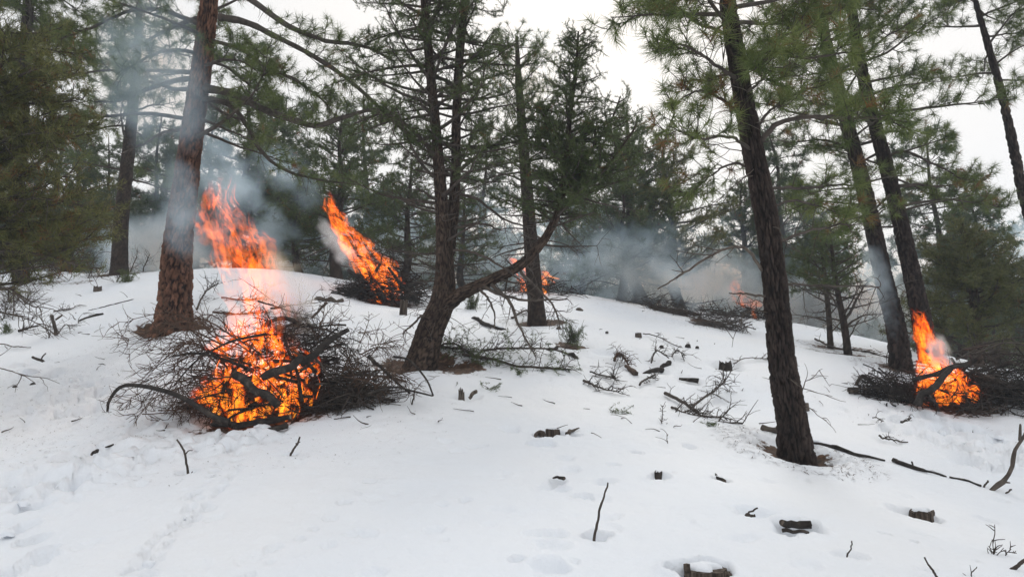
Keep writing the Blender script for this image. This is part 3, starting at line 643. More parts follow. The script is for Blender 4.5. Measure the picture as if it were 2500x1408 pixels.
tree('juniper', 'large olive brown juniper sweeping bare lower branches over the snow', 'tree', 'juni',
     [(-190, 960, 70), (-180, 800, 60), (-160, 600, 50), (-120, 400, 40), (-90, 200, 26), (-70, 40, 10)], style='piny', seed=73, d=9.6, base=b16, sides=24, dz=.05, mat='needle_juni', k=24, wmul=1.0, brown=.08, tint=(.1, .75), size=1.2, deadtw=40,
     limbs=[dict(pts=[(-160, 640), (-40, 610, -.2), (80, 612, -.2), (180, 640, -.2), (240, 655, -.2)], w=(11, 3), dead=26, leaf=(.55, .5, .3)),
            dict(pts=[(-150, 600), (-20, 560), (100, 555, .2), (200, 560, .3), (275, 550, .4)], w=(10, 3), dead=18, leaf=(.45, .7, .35)),
            dict(pts=[(-160, 560), (-20, 500, -.2), (80, 480, -.3), (180, 500, -.3), (250, 540, -.3)], w=(10, 3), dead=18, leaf=(.35, .8, .4)),
            dict(pts=[(-170, 700), (-60, 690), (40, 660), (120, 650, .1), (200, 640, .2)], w=(9, 2.5), mat='bark_dead', dead=26),
            dict(pts=[(-170, 740), (-60, 720, -.2), (20, 700, -.3), (70, 740, -.4), (110, 745, -.4)], w=(7, 2), mat='bark_dead', dead=26),
            dict(pts=[(-160, 780), (-60, 760, -.3), (30, 770, -.3), (95, 800, -.3)], w=(6, 2), mat='bark_dead', dead=26),
            dict(pts=[(-150, 520), (-20, 440, .2), (60, 420, .4), (140, 440, .5)], w=(12, 3), dead=10, leaf=(.25, .9, .5)),
            dict(pts=[(-130, 440), (-20, 360, -.2), (60, 330, -.3), (130, 320, -.4)], w=(12, 3), dead=6, leaf=(.25, 1.0, .5)),
            dict(pts=[(-110, 320), (-10, 260, .1), (70, 240, .2), (130, 250, .2)], w=(12, 3), dead=4, leaf=(.25, 1.0, .5)),
            dict(pts=[(-110, 280), (-10, 210, -.2), (50, 190, -.4), (110, 200, -.4)], w=(12, 3), dead=4, leaf=(.25, 1.0, .5)),
            dict(pts=[(-170, 880), (-60, 890, -.6), (20, 905, -.7), (85, 940, -.8)], w=(4, 1.5), mat='bark_dead', dead=6)],
     auto=[(.30, .97, 58, 2.3, 1.2, .22, .2, 1.0, .55, (-1.3, .9))])
b17 = G(60, 700)+np.array([-.6, .8, 0]); b17[2] = zg(b17[0], b17[1])
tree('ponderosa_pine', 'old pine with long sagging boughs behind the olive juniper', 'tree', 'pond',
     [(30, 690, 44), (40, 500, 38), (52, 300, 33), (64, 100, 27), (70, 0, 24)], style='dark', seed=79, d=17.5, base=b17, extra=(2.5, .04), sides=26, dz=.06, mat='needle_pond', size=1.3, k=36, wmul=1.5, brown=.02, tint=(.1, .55),
     limbs=[dict(pts=[(60, 430), (110, 385), (170, 310), (220, 285)], w=(11, 4), dead=10, leaf=(.6, .6, .5)), dict(pts=[(62, 60), (110, 90, -.3), (160, 110, -.5), (240, 170, -.6)], w=(12, 4), leaf=(.2, 1, .8), dead=4)],
     auto=[(.35, .98, 34, 2.8, 1.6, .05, .18, .9, .8)])

# middle-distance trees on and just behind the crest
def far_tree(name, label, sp, H, r, seed, auto, mat, group=None, **kw):
    rng = np.random.default_rng(seed); n = 6; z = np.linspace(-.25, H, n)
    pts = np.stack([np.cumsum(rng.normal(0, .12, n)), np.cumsum(rng.normal(0, .12, n)), z], 1); pts[0, :2] = 0
    return tree(name, label, 'tree', sp, None, world=(pts, np.linspace(r, .02, n)), style='thin', seed=seed, sides=12, dz=.2, mat=mat, auto=auto, group=group, **kw)
cp = {}
def crest(name, label, cat, sp, trunk, dd, seed, auto, mat, **kw):
    b = P(trunk[0][0], trunk[0][1], dd); b[2] = zg(b[0], b[1])
    top = P(trunk[-1][0], trunk[-1][1], dd); H = top[2]-b[2]
    if mat not in cp:
        cp[mat] = o = far_tree(name, label, sp, 5.2, .19, seed, auto, mat, **kwp)
    else:
        o = copy_tree(cp[mat]); o['label'] = label
    rq = np.random.default_rng(seed); s_ = H/5.2; sx = s_*.55+.42
    o.location = b.tolist(); o.scale = (sx, sx, s_); o.rotation_euler = (0, (top[0]-b[0])/H, rq.uniform(0, 6.28))
    return o
PINY = [(.05, .35, 10, 1.6, 1.9, .0, 2, 0, .7), (.2, .6, 30, 2.0, 1.9, .15, .25, .75, .6), (.55, .99, 36, 1.8, .4, .35, .2, .75, .5)]
kwp = dict(k=20, wmul=2.4, size=1.5)
crest('pinyon_pine', 'dense dark pinyon close behind the tall sloping flame', 'tree', 'piny', [(825, 668, 40), (822, 560, 34), (815, 430, 24), (810, 330, 14), (806, 230, 5)], 21.5, 101, PINY, 'needle_piny', **kwp)
crest('pinyon_pine', 'short crooked pinyon with open branches on the snowy crest', 'tree', 'piny', [(738, 655, 20), (742, 600, 17), (720, 520, 12), (700, 450, 5)], 22.5, 103, PINY, 'needle_piny', **kwp)
crest('pinyon_pine', 'broad grey green pinyon behind the flames over the foreground pile', 'tree', 'piny', [(600, 650, 26), (602, 560, 20), (600, 470, 14), (598, 400, 5)], 25, 107, PINY, 'needle_far', **kwp)
crest('pinyon_pine', 'bushy pinyon whose dead branches hang behind the twin stems', 'tree', 'piny', [(965, 690, 26), (962, 600, 22), (955, 480, 16), (948, 380, 6)], 23.5, 109, PINY, 'needle_piny', **kwp)
crest('pinyon_pine', 'upright layered pinyon beyond the drifting blue smoke, taller of two', 'tree', 'piny', [(1585, 730, 30), (1586, 600, 25), (1584, 460, 18), (1582, 330, 11), (1578, 225, 4)], 23.5, 113, PINY, 'needle_piny', **kwp)
crest('pinyon_pine', 'layered pinyon beside the taller one beyond the drifting smoke', 'tree', 'piny', [(1672, 760, 28), (1672, 640, 23), (1670, 500, 16), (1668, 390, 10), (1666, 290, 4)], 24.5, 127, PINY, 'needle_juni', **kwp)
crest('pinyon_pine', 'pinyon with open dark crown behind the leaning scarred pine', 'tree', 'piny', [(1790, 770, 26), (1792, 660, 21), (1794, 540, 14), (1796, 430, 5)], 27, 131, PINY, 'needle_piny', **kwp)
crest('pinyon_pine', 'low pinyon between the scarred pine and the leaning pair', 'tree', 'piny', [(1985, 790, 26), (1985, 700, 20), (1982, 620, 14), (1980, 540, 5)], 26, 137, PINY, 'needle_far', **kwp)
crest('pinyon_pine', 'smoke greyed pinyon standing at the crest by the smouldering slash', 'tree', 'piny', [(1515, 735, 22), (1512, 640, 18), (1508, 540, 13), (1502, 440, 5)], 23, 139, PINY, 'needle_far', **kwp)
crest('pinyon_pine', 'dark bushy pinyon half hidden behind the twin stemmed one', 'tree', 'piny', [(1150, 705, 26), (1150, 620, 21), (1152, 520, 15), (1154, 440, 5)], 25, 149, PINY, 'needle_piny', **kwp)
crest('pinyon_pine', 'feathery hazed pine seen between the pair and the juniper', 'tree', 'piny', [(2330, 830, 22), (2330, 760, 17), (2330, 660, 12), (2328, 560, 5)], 24, 151, PINY, 'needle_far', **kwp)

# background pines beyond the crest, seen through smoke: a few kinds, copied
FP = [(.12, .4, 10, 1.4, 1.8, .0, 2, 0, .8), (.28, .98, 44, 2.4, .8, .15, .3, .75, .9)]
FQ = [(.08, .3, 8, 1.5, 1.8, .0, 2, 0, .7), (.15, .6, 30, 2.2, 2.0, .15, .2, .6, .8), (.5, .99, 30, 1.8, .4, .35, .15, .6, .7)]
far_protos = [far_tree('background_pine', 'tall hazy open pine beyond the crest', 'pond', 10.5, .22, 201, FP, 'needle_far', group='smoke hazed trees beyond the crest', k=24, wmul=3.2, size=1.5),
              far_tree('background_pine', 'tall hazy open pine beyond the crest', 'pond', 8.5, .18, 203, FP, 'needle_far', group='smoke hazed trees beyond the crest', k=24, wmul=3.2, size=1.5),
              far_tree('background_pinyon', 'hazy rounded pinyon beyond the crest', 'piny', 6.0, .17, 207, FQ, 'needle_far', group='smoke hazed trees beyond the crest', k=16, wmul=3.4, size=2.0),
              far_tree('background_pinyon', 'hazy rounded pinyon beyond the crest', 'piny', 5.0, .15, 211, FQ, 'needle_far', group='smoke hazed trees beyond the crest', k=16, wmul=3.4, size=2.0)]
used = [False]*4; rf = np.random.default_rng(301)
spots = [(-60, 30, 0), (110, 34, 0), (190, 28, 2), (230, 45, 1), (380, 36, 0), (470, 30, 2), (540, 42, 0), (650, 33, 1), (700, 48, 0), (770, 30, 2), (880, 34, 0), (930, 28, 3), (1010, 40, 0), (1080, 31, 2), (1200, 46, 1), (1230, 30, 3),
         (1390, 34, 2), (1440, 29, 3), (1470, 45, 1), (1540, 38, 0), (1620, 33, 2), (1640, 50, 0), (1720, 30, 3), (1740, 42, 1), (1830, 34, 2), (1880, 48, 0), (1930, 30, 3), (2040, 44, 1), (2100, 36, 2), (2170, 32, 3), (2260, 42, 1), (2330, 34, 2), (2420, 30, 1), (2440, 46, 0), (2500, 26, 2), (2540, 38, 0), (320, 52, 2), (60, 48, 1), (1340, 52, 0), (2150, 55, 0), (820, 55, 1), (420, 58, 1), (150, 25, 3), (-20, 26, 2), (580, 26, 1), (665, 29, 1), (480, 27, 1), (350, 30, 0), (250, 31, 0), (2300, 27, 1), (2405, 26, 1), (1930, 27, 1), (1990, 30, 1), (1180, 33, 0), (720, 36, 0), (-90, 28, 0)]
for px, dd, kind in spots:
    p = P(px, 704, dd); o = far_protos[kind] if not used[kind] else copy_tree(far_protos[kind]); used[kind] = True
    o.location = (p[0], p[1], zg(p[0], p[1])); o.rotation_euler = (0, 0, rf.uniform(0, 6.28)); s_ = rf.uniform(.8, 1.2); o.scale = (s_, s_, s_*rf.uniform(.9, 1.1))

# ------------------------------------------------------------------ brush piles
def twiggy(rng, tb, lp, r, n, lr, sides=3, spread=1.0, grav=0.0, fork=.6):
    m = len(lp)
    for _ in range(n):
        q = int(rng.integers(max(1, m//5), m)); d = nrm(lp[q]-lp[q-1]); e = nrm(d*.8+perp(rng, d)*spread); l = rng.uniform(*lr)
        tw = wander(rng, lp[q], e, l, 6, .2, grav); tb.add(tw, np.linspace(min(r*.5, .007), .002, 7), sides)
        if rng.random() < fork:
            for _2 in range(2):
                q2 = int(rng.integers(1, 6)); e2 = nrm(nrm(tw[q2+1]-tw[q2])*.8+perp(rng, e)*.8)
                tb.add(wander(rng, tw[q2], e2, l*rng.uniform(.3, .6), 4, .22, grav), np.linspace(.004, .0016, 5), 3)
def heap(rng, tb, c, rx, ry, h, nb, L=(.6, 1.5), r=(.006, .02), ntw=5, yaw=0.0, lr=(.12, .45), floor=True):
    for _ in range(nb):
        a = rng.uniform(0, 6.283); rho = math.sqrt(rng.uniform(0, 1)); x = rx*rho*math.cos(a); y = ry*rho*math.sin(a)
        z = h*(1-rho**1.6)*rng.uniform(.02, 1.0)**.65
        p = c+np.array([x*math.cos(yaw)-y*math.sin(yaw), x*math.sin(yaw)+y*math.cos(yaw), z])
        aa = rng.uniform(0, 6.283); e = nrm(np.array([math.cos(aa), math.sin(aa), rng.normal(.05, .35)])); l = rng.uniform(*L); rr = rng.uniform(*r)
        lp = wander(rng, p-e*l*.5, e, l, 8, .10, -.25)
        if floor: lp[:, 2] = np.maximum(lp[:, 2], zbase(lp[:, 0], lp[:, 1])+.01)
        tb.add(lp, np.linspace(rr, rr*.35, 9), 5); twiggy(rng, tb, lp, rr, ntw, lr, grav=-.1)
def log_mesh(name, pts, r0, r1, mat, parent=None, org=None, seed=0, sides=18, cut=True, cutmat='wood_cut'):
    pts = np.asarray(pts, float); L = np.linalg.norm(np.diff(pts, axis=0), axis=1).sum(); n = max(8, int(L/.05)); sp = catmull(pts, n); rj = np.random.default_rng(seed+5); sp = sp+np.stack([np.interp(np.arange(n), np.linspace(0, n-1, 6), rj.normal(0, .35*r0, 6)) for _ in range(3)], 1)
    t = nrm(np.gradient(sp, axis=0)); m = np.abs(sp[-1]-sp[0]); ref = np.zeros(3); ref[int(np.argmin(m))] = 1; a = nrm(np.cross(t, ref)); b = np.cross(t, a)
    th = np.arange(sides)*2*PI/sides; TH, S = np.meshgrid(th, np.linspace(0, L, n)); rr = np.linspace(r0, r1, n)[:, None]
    R = rr*(1+.38*(fbm(np.cos(TH)*2.2+seed, S*9+np.sin(TH)*2.2, seed, 4)-.5)*2 + .22*(vn(np.cos(TH)*5+9, S*30+np.sin(TH)*5, seed+4)-.5))*(1-.35*np.exp(-S/.03)*vn(TH/6.283*5, S*0+2, seed+8))
    V = (sp[:, None]+R[..., None]*(np.cos(th)[None, :, None]*a[:, None]+np.sin(th)[None, :, None]*b[:, None])).reshape(-1, 3)
    i = np.arange(n-1)[:, None]*sides; j = np.arange(sides)[None, :]; k = (j+1) % sides
    F = np.stack([i+j, i+k, i+sides+k, i+sides+j], -1).reshape(-1, 4)
    V = np.vstack([V, sp[0]-t[0]*.004, sp[-1]+t[-1]*.004]); jj = np.arange(sides)
    T = np.vstack([np.stack([np.full(sides, n*sides), (jj+1) % sides, jj], -1), np.stack([np.full(sides, n*sides+1), (n-1)*sides+jj, (n-1)*sides+(jj+1) % sides], -1)])
    o = mesh_np(name, V, [F, T], M[mat], parent, org, True)
    if cut:
        o.data.materials.append(M[cutmat]); mi = np.zeros(len(o.data.polygons), np.int32); mi[len(F):] = 1; o.data.polygons.foreach_set('material_index', mi)
        sm = np.ones(len(o.data.polygons), bool); sm[len(F):] = False; o.data.polygons.foreach_set('use_smooth', sm)
    return o

def pile(name, label, c, group='slash piles on the snow'):
    return empty(name, c, label, 'brush pile', group)
# --- the burning pile in front
rng = np.random.default_rng(900)
C1 = G(690, 1000); D1 = depth(C1)
p1 = pile('brush_pile', 'large burning heap of bare branches on the nearer snow', C1)
core = Tubes(); wing = Tubes(); skirt = Tubes()
heap(rng, core, C1+np.array([-.10, .2, 0]), .75, .7, 1.5, 130, (.5, 1.2), (.005, .016), 7)
heap(rng, core, C1+np.array([.0, .2, .85]), .45, .4, .38, 46, (.4, .9), (.004, .011), 8, floor=False)
heap(rng, core, C1+np.array([-.2, -.3, 0]), .7, .3, .85, 16, (.6, 1.2), (.006, .012), 6)
heap(rng, wing, C1+np.array([.68, .25, -.05]), .62, .55, 1.1, 130, (.4, .9), (.004, .011), 9, lr=(.08, .28))
heap(rng, wing, C1+np.array([.55, .2, 0]), .6, .5, 1.15, 30, (.6, 1.15), (.012, .022), 4)
heap(rng, core, C1+np.array([-.1, .1, 0]), .8, .6, 1.35, 22, (.8, 1.5), (.014, .026), 3)
heap(rng, skirt, C1+np.array([-.80, .0, 0]), .55, .5, .65, 80, (.4, .9), (.004, .009), 9, lr=(.08, .3))
core.build('charred_branches', M['char'], p1, C1)['kind'] = 'stuff'
wing.build('grey_branches', M['bark_twig'], p1, C1)['kind'] = 'stuff'
skirt.build('brown_branches', M['twig_red'], p1, C1)['kind'] = 'stuff'
fan = Tubes()
for q in range(30):                      # branches that arch out over the snow
    s0 = (rng.uniform(540, 640), rng.uniform(840, 980)); e0 = (rng.uniform(270, 470), s0[1]+rng.uniform(-90, 110)); dz = rng.uniform(-.7, .5)
    lp = catmull(np.array([P(s0[0], s0[1], D1+dz*.5), P(.5*s0[0]+.5*e0[0], .5*(s0[1]+e0[1])-rng.uniform(20, 70), D1+dz*.8), P(e0[0], e0[1], D1+dz)]), 14)
    lp[1:] += np.cumsum(rng.normal(0, .012, lp[1:].shape), 0); lp[:, 2] = np.maximum(lp[:, 2], zbase(lp[:, 0], lp[:, 1])+.02)
    fan.add(lp, np.linspace(rng.uniform(.007, .013), .003, 14), 5); twiggy(rng, fan, lp, .011, 14, (.12, .42), spread=.8)
for q in range(16):                      # and behind, to the far side
    s0 = (rng.uniform(800, 920), rng.uniform(830, 960)); e0 = (s0[0]+rng.uniform(40, 110), s0[1]+rng.uniform(-60, 60)); dz = rng.uniform(-.4, .5)
    lp = catmull(np.array([P(s0[0], s0[1], D1+dz*.5), P(.5*s0[0]+.5*e0[0], .5*(s0[1]+e0[1])-rng.uniform(5, 35), D1+dz*.8), P(e0[0], e0[1], D1+dz)]), 12)
    lp[:, 2] = np.maximum(lp[:, 2], zbase(lp[:, 0], lp[:, 1])+.02)
    fan.add(lp, np.linspace(rng.uniform(.006, .012), .003, 12), 5); twiggy(rng, fan, lp, .010, 12, (.1, .4), spread=.9)
for q in range(18):                      # thin tips standing off the top
    s0 = (rng.uniform(620, 930), rng.uniform(790, 850)); lp = wander(rng, P(s0[0], s0[1], D1+rng.uniform(-.3, .5)), np.array([rng.normal(.1, .6), rng.normal(0, .3), rng.uniform(.2, 1)]), rng.uniform(.2, .5), 8, .16, -.3)
    fan.add(lp, np.linspace(.007, .002, 9), 4); twiggy(rng, fan, lp, .008, 6, (.08, .25))
fan.build('arching_twigs', M['twig_red'], p1, C1)['kind'] = 'stuff'
for q, (lp, w0, w1, mt) in enumerate([
        ([(640, 918, -.75), (700, 895, -.75), (740, 872, -.7)], 26, 26, 'char'), ([(735, 885, -.5), (800, 838, -.4), (856, 800, -.3)], 24, 18, 'char'),
        ([(575, 915, -.6), (620, 945, -.8), (682, 985, -.9)], 28, 30, 'char'), ([(520, 1030, -.55), (600, 1036, -.75), (712, 1020, -.8)], 24, 20, 'char'),
        ([(606, 1076, -1.0), (650, 1055, -1.0), (702, 1038, -1.0)], 16, 22, 'char'), ([(760, 776, .1), (780, 755, .1), (798, 738, .1)], 8, 11, 'bark_dead'),
        ([(640, 800, .1), (690, 775, .1), (735, 795, .15)], 14, 18, 'char'), ([(900, 870, -.1), (940, 905, -.2), (1000, 960, -.35)], 12, 8, 'char'),
        ([(600, 1000, -.4), (650, 960, -.2), (690, 880, 0)], 16, 10, 'char'), ([(740, 980, -.4), (720, 900, -.2), (690, 820, 0)], 14, 9, 'char'), ([(540, 960, -.5), (590, 880, -.2), (640, 810, .1)], 12, 8, 'char')]):
    log_mesh('log', px_line(lp, D1), w0*.36*D1/FPX, w1*.28*D1/FPX, mt, p1, C1, 40+q, 18, True, 'wood_cut' if q in (3, 5) else 'char')
for q, (lp, w0, w1) in enumerate([([(262, 1004), (268, 975), (300, 942), (370, 946), (450, 972), (520, 1015), (560, 1030)], 5, 15), ([(420, 870), (480, 862), (540, 875), (620, 905)], 5, 8), ([(425, 940), (480, 880), (560, 835), (650, 815)], 3, 7),
        ([(960, 870), (1000, 880), (1040, 925), (1058, 966)], 6, 4), ([(900, 960), (960, 945), (1010, 955), (1056, 966)], 6, 4)]):
    tb = Tubes(); pp = catmull(px_line([(a, b, -.9) if q == 0 else (a, b, -.4) for a, b in lp], D1), 24); pp[:, 2] = np.maximum(pp[:, 2], zbase(pp[:, 0], pp[:, 1])+.012)
    tb.add(pp, np.linspace(w0, w1, 24)*.5*D1/FPX, 7); tb.build('arching_branch', M['char'], p1, C1)

# --- the burning pile on the crest
C2 = G(940, 735); D2 = depth(C2); p2 = pile('brush_pile', 'dark dome of branches burning on the crest under a slanting flame', C2); tb = Tubes()
heap(rng, tb, C2, .95, .8, 1.35, 260, (.5, 1.3), (.008, .022), 5); heap(rng, tb, C2+np.array([-.55, .1, 0]), .6, .5, .8, 70, (.5, 1.2), (.006, .012), 5)
tb.build('branches', M['char'], p2, C2)['kind'] = 'stuff'
for q, lp in enumerate([[(880, 735), (905, 690), (930, 640)], [(1020, 735), (985, 700), (950, 650)], [(850, 660), (900, 690), (960, 730)], [(1030, 690), (990, 700), (930, 705)]]):
    log_mesh('log', px_line([(a, b, -.3) for a, b in lp], D2), .05, .035, 'char', p2, C2, 60+q, 10, False)
# --- the small far fire and its fuel
C3 = G(1320, 716); D3 = depth(C3); p3 = pile('brush_pile', 'low burning heap seen past the slender straight pine', C3); tb = Tubes()
heap(rng, tb, C3, 1.1, .7, .45, 70, (.5, 1.2), (.008, .02), 4); tb.build('branches', M['char'], p3, C3)['kind'] = 'stuff'
C4 = G(1840, 778); p4 = pile('brush_pile', 'far heap smoking beside the scarred leaning pine', C4); tb = Tubes()
heap(rng, tb, C4, .9, .6, .4, 60, (.5, 1.2), (.008, .02), 4); tb.build('branches', M['char'], p4, C4)['kind'] = 'stuff'
# --- smouldering slash along the crest
for (px, py, rx, ry, h, nb, lab) in ((1590, 746, .9, .4, .35, 60, 'low dark smouldering slash under the drifting blue smoke'), (1690, 772, 1.2, .5, .4, 110, 'long low drift of grey slash beside the smouldering one'), (1765, 800, .6, .4, .28, 60, 'small bristling slash heap at the end of the drift')):
    c = G(px, py); o = pile('slash_heap', lab, c); tb = Tubes(); heap(rng, tb, c, rx, ry, h, nb, (.4, 1.1), (.006, .016), 4, yaw=-.25); tb.build('branches', M['bark_twig'], o, c)['kind'] = 'stuff'
# --- the burning pile at the foot of the pair
C5 = G(2310, 985); D5 = depth(C5); p5 = pile('brush_pile', 'wide burning tangle of branches at the foot of the pair of pines', C5); tb = Tubes()
heap(rng, tb, C5+np.array([-.72, .25, -.02]), .45, .45, .7, 80, (.4, 1.0), (.006, .014), 7, lr=(.1, .35))
heap(rng, tb, C5+np.array([0, .1, 0]), .6, .6, .8, 60, (.5, 1.1), (.008, .02), 5)
heap(rng, tb, C5+np.array([.3, .1, 0]), 1.2, .7, .8, 30, (.8, 1.6), (.014, .026), 3)
heap(rng, tb, C5+np.array([1.25, .2, -.1]), .95, .8, .85, 150, (.6, 1.6), (.006, .018), 7)
tb.build('branches', M['char'], p5, C5)['kind'] = 'stuff'
tb = Tubes()
for q in range(30):                      # grey bare boughs lying over its far side
    s0 = (rng.uniform(2330, 2420), rng.uniform(850, 960)); e0 = (rng.uniform(2440, 2620), s0[1]+rng.uniform(-40, 90)); lp = catmull(np.array([P(s0[0], s0[1], D5+rng.uniform(-.4, .6)), P(.5*(s0[0]+e0[0]), .5*(s0[1]+e0[1])-rng.uniform(0, 40), D5+rng.uniform(-.4, .6)), P(e0[0], e0[1], D5+rng.uniform(-.4, .8))]), 12)
    lp[:, 2] = np.maximum(lp[:, 2], zbase(lp[:, 0], lp[:, 1])+.02); tb.add(lp, np.linspace(.014, .005, 12), 5); twiggy(rng, tb, lp, .011, 10, (.15, .5), spread=.8)
tb.build('bare_boughs', M['bark_twig'], p5, C5)['kind'] = 'stuff'
for q, (lp, w0, w1) in enumerate([([(2235, 985, -.6), (2280, 945, -.6), (2320, 895, -.5)], 18, 11), ([(2230, 930, -.2), (2300, 905, -.3), (2362, 890, -.3)], 10, 12), ([(2350, 905, -.2), (2370, 885, -.2), (2372, 862, -.2)], 8, 7)]):
    log_mesh('log', px_line(lp, D5), w0*.5*D5/FPX, w1*.5*D5/FPX, 'char', p5, C5, 80+q, 12, False)

# ------------------------------------------------------------------ flames: curled sheets of thin glowing gas, see-through, that add their light to what is behind
def flame_mat(name, K, sc, hot):
    m, n = newmat(name); L = n.links.new
    def mt(op, a, b=None, c=None, clamp=False):
        x = N(n, 'ShaderNodeMath', operation=op, use_clamp=clamp)
        for i, v in enumerate((a, b, c)):
            if v is None: continue
            if isinstance(v, (int, float)): x.inputs[i].default_value = v
            else: L(v, x.inputs[i])
        return x.outputs[0]
    at = N(n, 'ShaderNodeAttribute', attribute_name='glow_fade'); fl = N(n, 'ShaderNodeAttribute', attribute_name='flow')
    d1 = N(n, 'ShaderNodeTexNoise', i_Scale=sc*.5, i_Detail=1.0); L(fl.outputs['Vector'], d1.inputs['Vector'])
    dv = N(n, 'ShaderNodeVectorMath', operation='MULTIPLY_ADD'); L(d1.outputs['Color'], dv.inputs[0]); dv.inputs[1].default_value = (.22, .22, .22); L(fl.outputs['Vector'], dv.inputs[2])
    mp = N(n, 'ShaderNodeMapping'); mp.inputs['Scale'].default_value = (sc, sc, sc*.27); L(dv.outputs[0], mp.inputs['Vector'])
    nz = N(n, 'ShaderNodeTexNoise', i_Scale=1.0, i_Detail=3.0, i_Roughness=.6); L(mp.outputs[0], nz.inputs['Vector'])
    rdg = mt('SUBTRACT', 1.0, mt('MULTIPLY', mt('ABSOLUTE', mt('SUBTRACT', nz.outputs['Fac'], .5)), 7.5))
    val = mt('MULTIPLY', mt('SUBTRACT', mt('ADD', rdg, mt('MULTIPLY', at.outputs['Fac'], .9)), .72), 1.5, clamp=True)
    val = mt('MULTIPLY', val, mt('MULTIPLY', at.outputs['Fac'], 2.2, clamp=True))
    heat = mt('ADD', mt('MULTIPLY', val, .55), mt('MULTIPLY', mt('SUBTRACT', at.outputs['Fac'], .5), .7*hot), clamp=True)
    cr = ramp(n, [(0, (1, .075, .004)), (.4, (1, .14, .008)), (.75, (1, .25, .014)), (1, (1, .42, .03))]); L(heat, cr.inputs['Fac'])
    em = N(n, 'ShaderNodeEmission'); L(cr.outputs[0], em.inputs['Color']); L(mt('MULTIPLY', val, K), em.inputs['Strength'])
    tr = N(n, 'ShaderNodeBsdfTransparent'); ad = N(n, 'ShaderNodeAddShader'); L(em.outputs[0], ad.inputs[0]); L(tr.outputs[0], ad.inputs[1])
    o = N(n, 'ShaderNodeOutputMaterial'); L(ad.outputs[0], o.inputs['Surface']); return m
def flame(label, base, top, prof, n, K, sc=8.0, hot=.6, seed=1, size=(.25, .6), wid=(.10, .26), low=1.6, sway=.35):
    rs = np.random.default_rng(seed); ax = top-base; H = float(np.linalg.norm(ax)); ax = ax/H
    A = nrm(np.cross(ax, [0, 1, 0])); B = np.cross(ax, A); zs = [z for z, _ in prof]; rr = [r for _, r in prof]
    ns, nw = 18, 7; s = np.linspace(0, 1, ns); w_ = np.linspace(-1, 1, nw); Vs, Hs, Fl, Fs = [], [], [], []; cnt = 0
    for q in range(n):
        t0 = rs.uniform(0, 1)**low*.82; ln = rs.uniform(*size)*(1-.35*t0); ln = min(ln, H*(1.05-t0)); z = t0*H+ln*s; R = np.interp(z/H, zs, rr)
        a0 = rs.uniform(0, 6.283); rho = math.sqrt(rs.uniform(0, 1)); tw = rs.normal(0, 1.2)
        # the tongue wanders with height, all tongues bending with the same gusts
        gx = sway*(z/H)*np.sin(z*3.1/max(.6, H)*1.7+seed) + .10*np.sin(z*7+rs.uniform(0, 6))*s; gy = .6*sway*(z/H)*np.cos(z*2.3/max(.6, H)+seed*2) + .08*np.sin(z*6+rs.uniform(0, 6))*s
        cx = rho*R*math.cos(a0)+gx; cy_ = rho*R*math.sin(a0)*.7+gy
        W = rs.uniform(*wid)*np.sin(PI*np.clip(s, .0, 1)**.62)**.8*.5+.004
        ang = rs.uniform(0, PI)+tw*s; curl = rs.normal(0, .5)
        dx = np.cos(ang)[:, None]*w_[None]*W[:, None] - np.sin(ang)[:, None]*(w_[None]**2)*W[:, None]*curl
        dy = np.sin(ang)[:, None]*w_[None]*W[:, None] + np.cos(ang)[:, None]*(w_[None]**2)*W[:, None]*curl
        zz = z[:, None]+.25*W[:, None]*(w_[None]**2)*rs.normal(0, 1)
        X = cx[:, None]+dx; Y = cy_[:, None]+dy
        Vs.append((base+X[..., None]*A+Y[..., None]*B+zz[..., None]*ax).reshape(-1, 3))
        f = (1-np.abs(w_)**2.2)[None]*(smooth(0, .14, s)*(1-smooth(.45, 1, s)))[:, None]*(1-.45*(z/H))[:, None]; Hs.append(f.ravel())
        Fl.append(np.stack([X+q*1.37, Y+q*.71, zz-q*.53], -1).reshape(-1, 3))
        i = np.arange(ns-1)[:, None]*nw; j = np.arange(nw-1)[None]; Fs.append((cnt+np.stack([i+j, i+j+1, i+nw+j+1, i+nw+j], -1)).reshape(-1, 4)); cnt += ns*nw
    o = mesh_np('flame', np.concatenate(Vs), [np.concatenate(Fs)], flame_mat('flame', K, sc, hot), None, base, True, {'glow_fade': ('FLOAT', np.concatenate(Hs))})
    at = o.data.attributes.new('flow', 'FLOAT_VECTOR', 'POINT'); at.data.foreach_set('vector', np.concatenate(Fl).astype(np.float32).ravel())
    return tag(o, label, 'fire', 'flames over the brush piles')
flame('tall orange flames roaring out of the nearer burning brush pile', P(625, 1040, D1), P(580, 430, D1+.6), [(0, .50), (.12, .62), (.3, .58), (.45, .40), (.65, .42), (.85, .38), (1, .15)], 60, .20, 7.0, .3, 3, (.5, 1.0), (.16, .4), .8, .30)
flame('torn orange flame drifting free above the nearer burning pile', P(640, 800, D1+.3), P(545, 420, D1+.7), [(0, .22), (.3, .36), (.5, .46), (.8, .34), (1, .12)], 80, .34, 8.0, .35, 29, (.3, .95), (.08, .26), .75, .26)
flame('dense yellow flames between the charred logs of the nearer pile', P(625, 1050, D1-.25), P(620, 745, D1), [(0, .55), (.3, .64), (.65, .45), (1, .2)], 150, .80, 9.0, 1.2, 5, (.25, .65), (.09, .24), 1.3, .12)
flame('small flames at the inner side of the nearer pile', P(735, 1005, D1-.15), P(735, 850, D1), [(0, .22), (.4, .25), (1, .08)], 40, .8, 10.0, 1.0, 7, (.15, .4), (.06, .16), 1.3, .1)
flame('slanting flame streaming off the crest pile', P(965, 742, D2-.15), P(778, 455, D2+.3), [(0, .55), (.15, .62), (.35, .40), (.6, .28), (.85, .22), (1, .08)], 150, .55, 7.0, .6, 11, (.4, 1.1), (.09, .28), 1.2, .12)
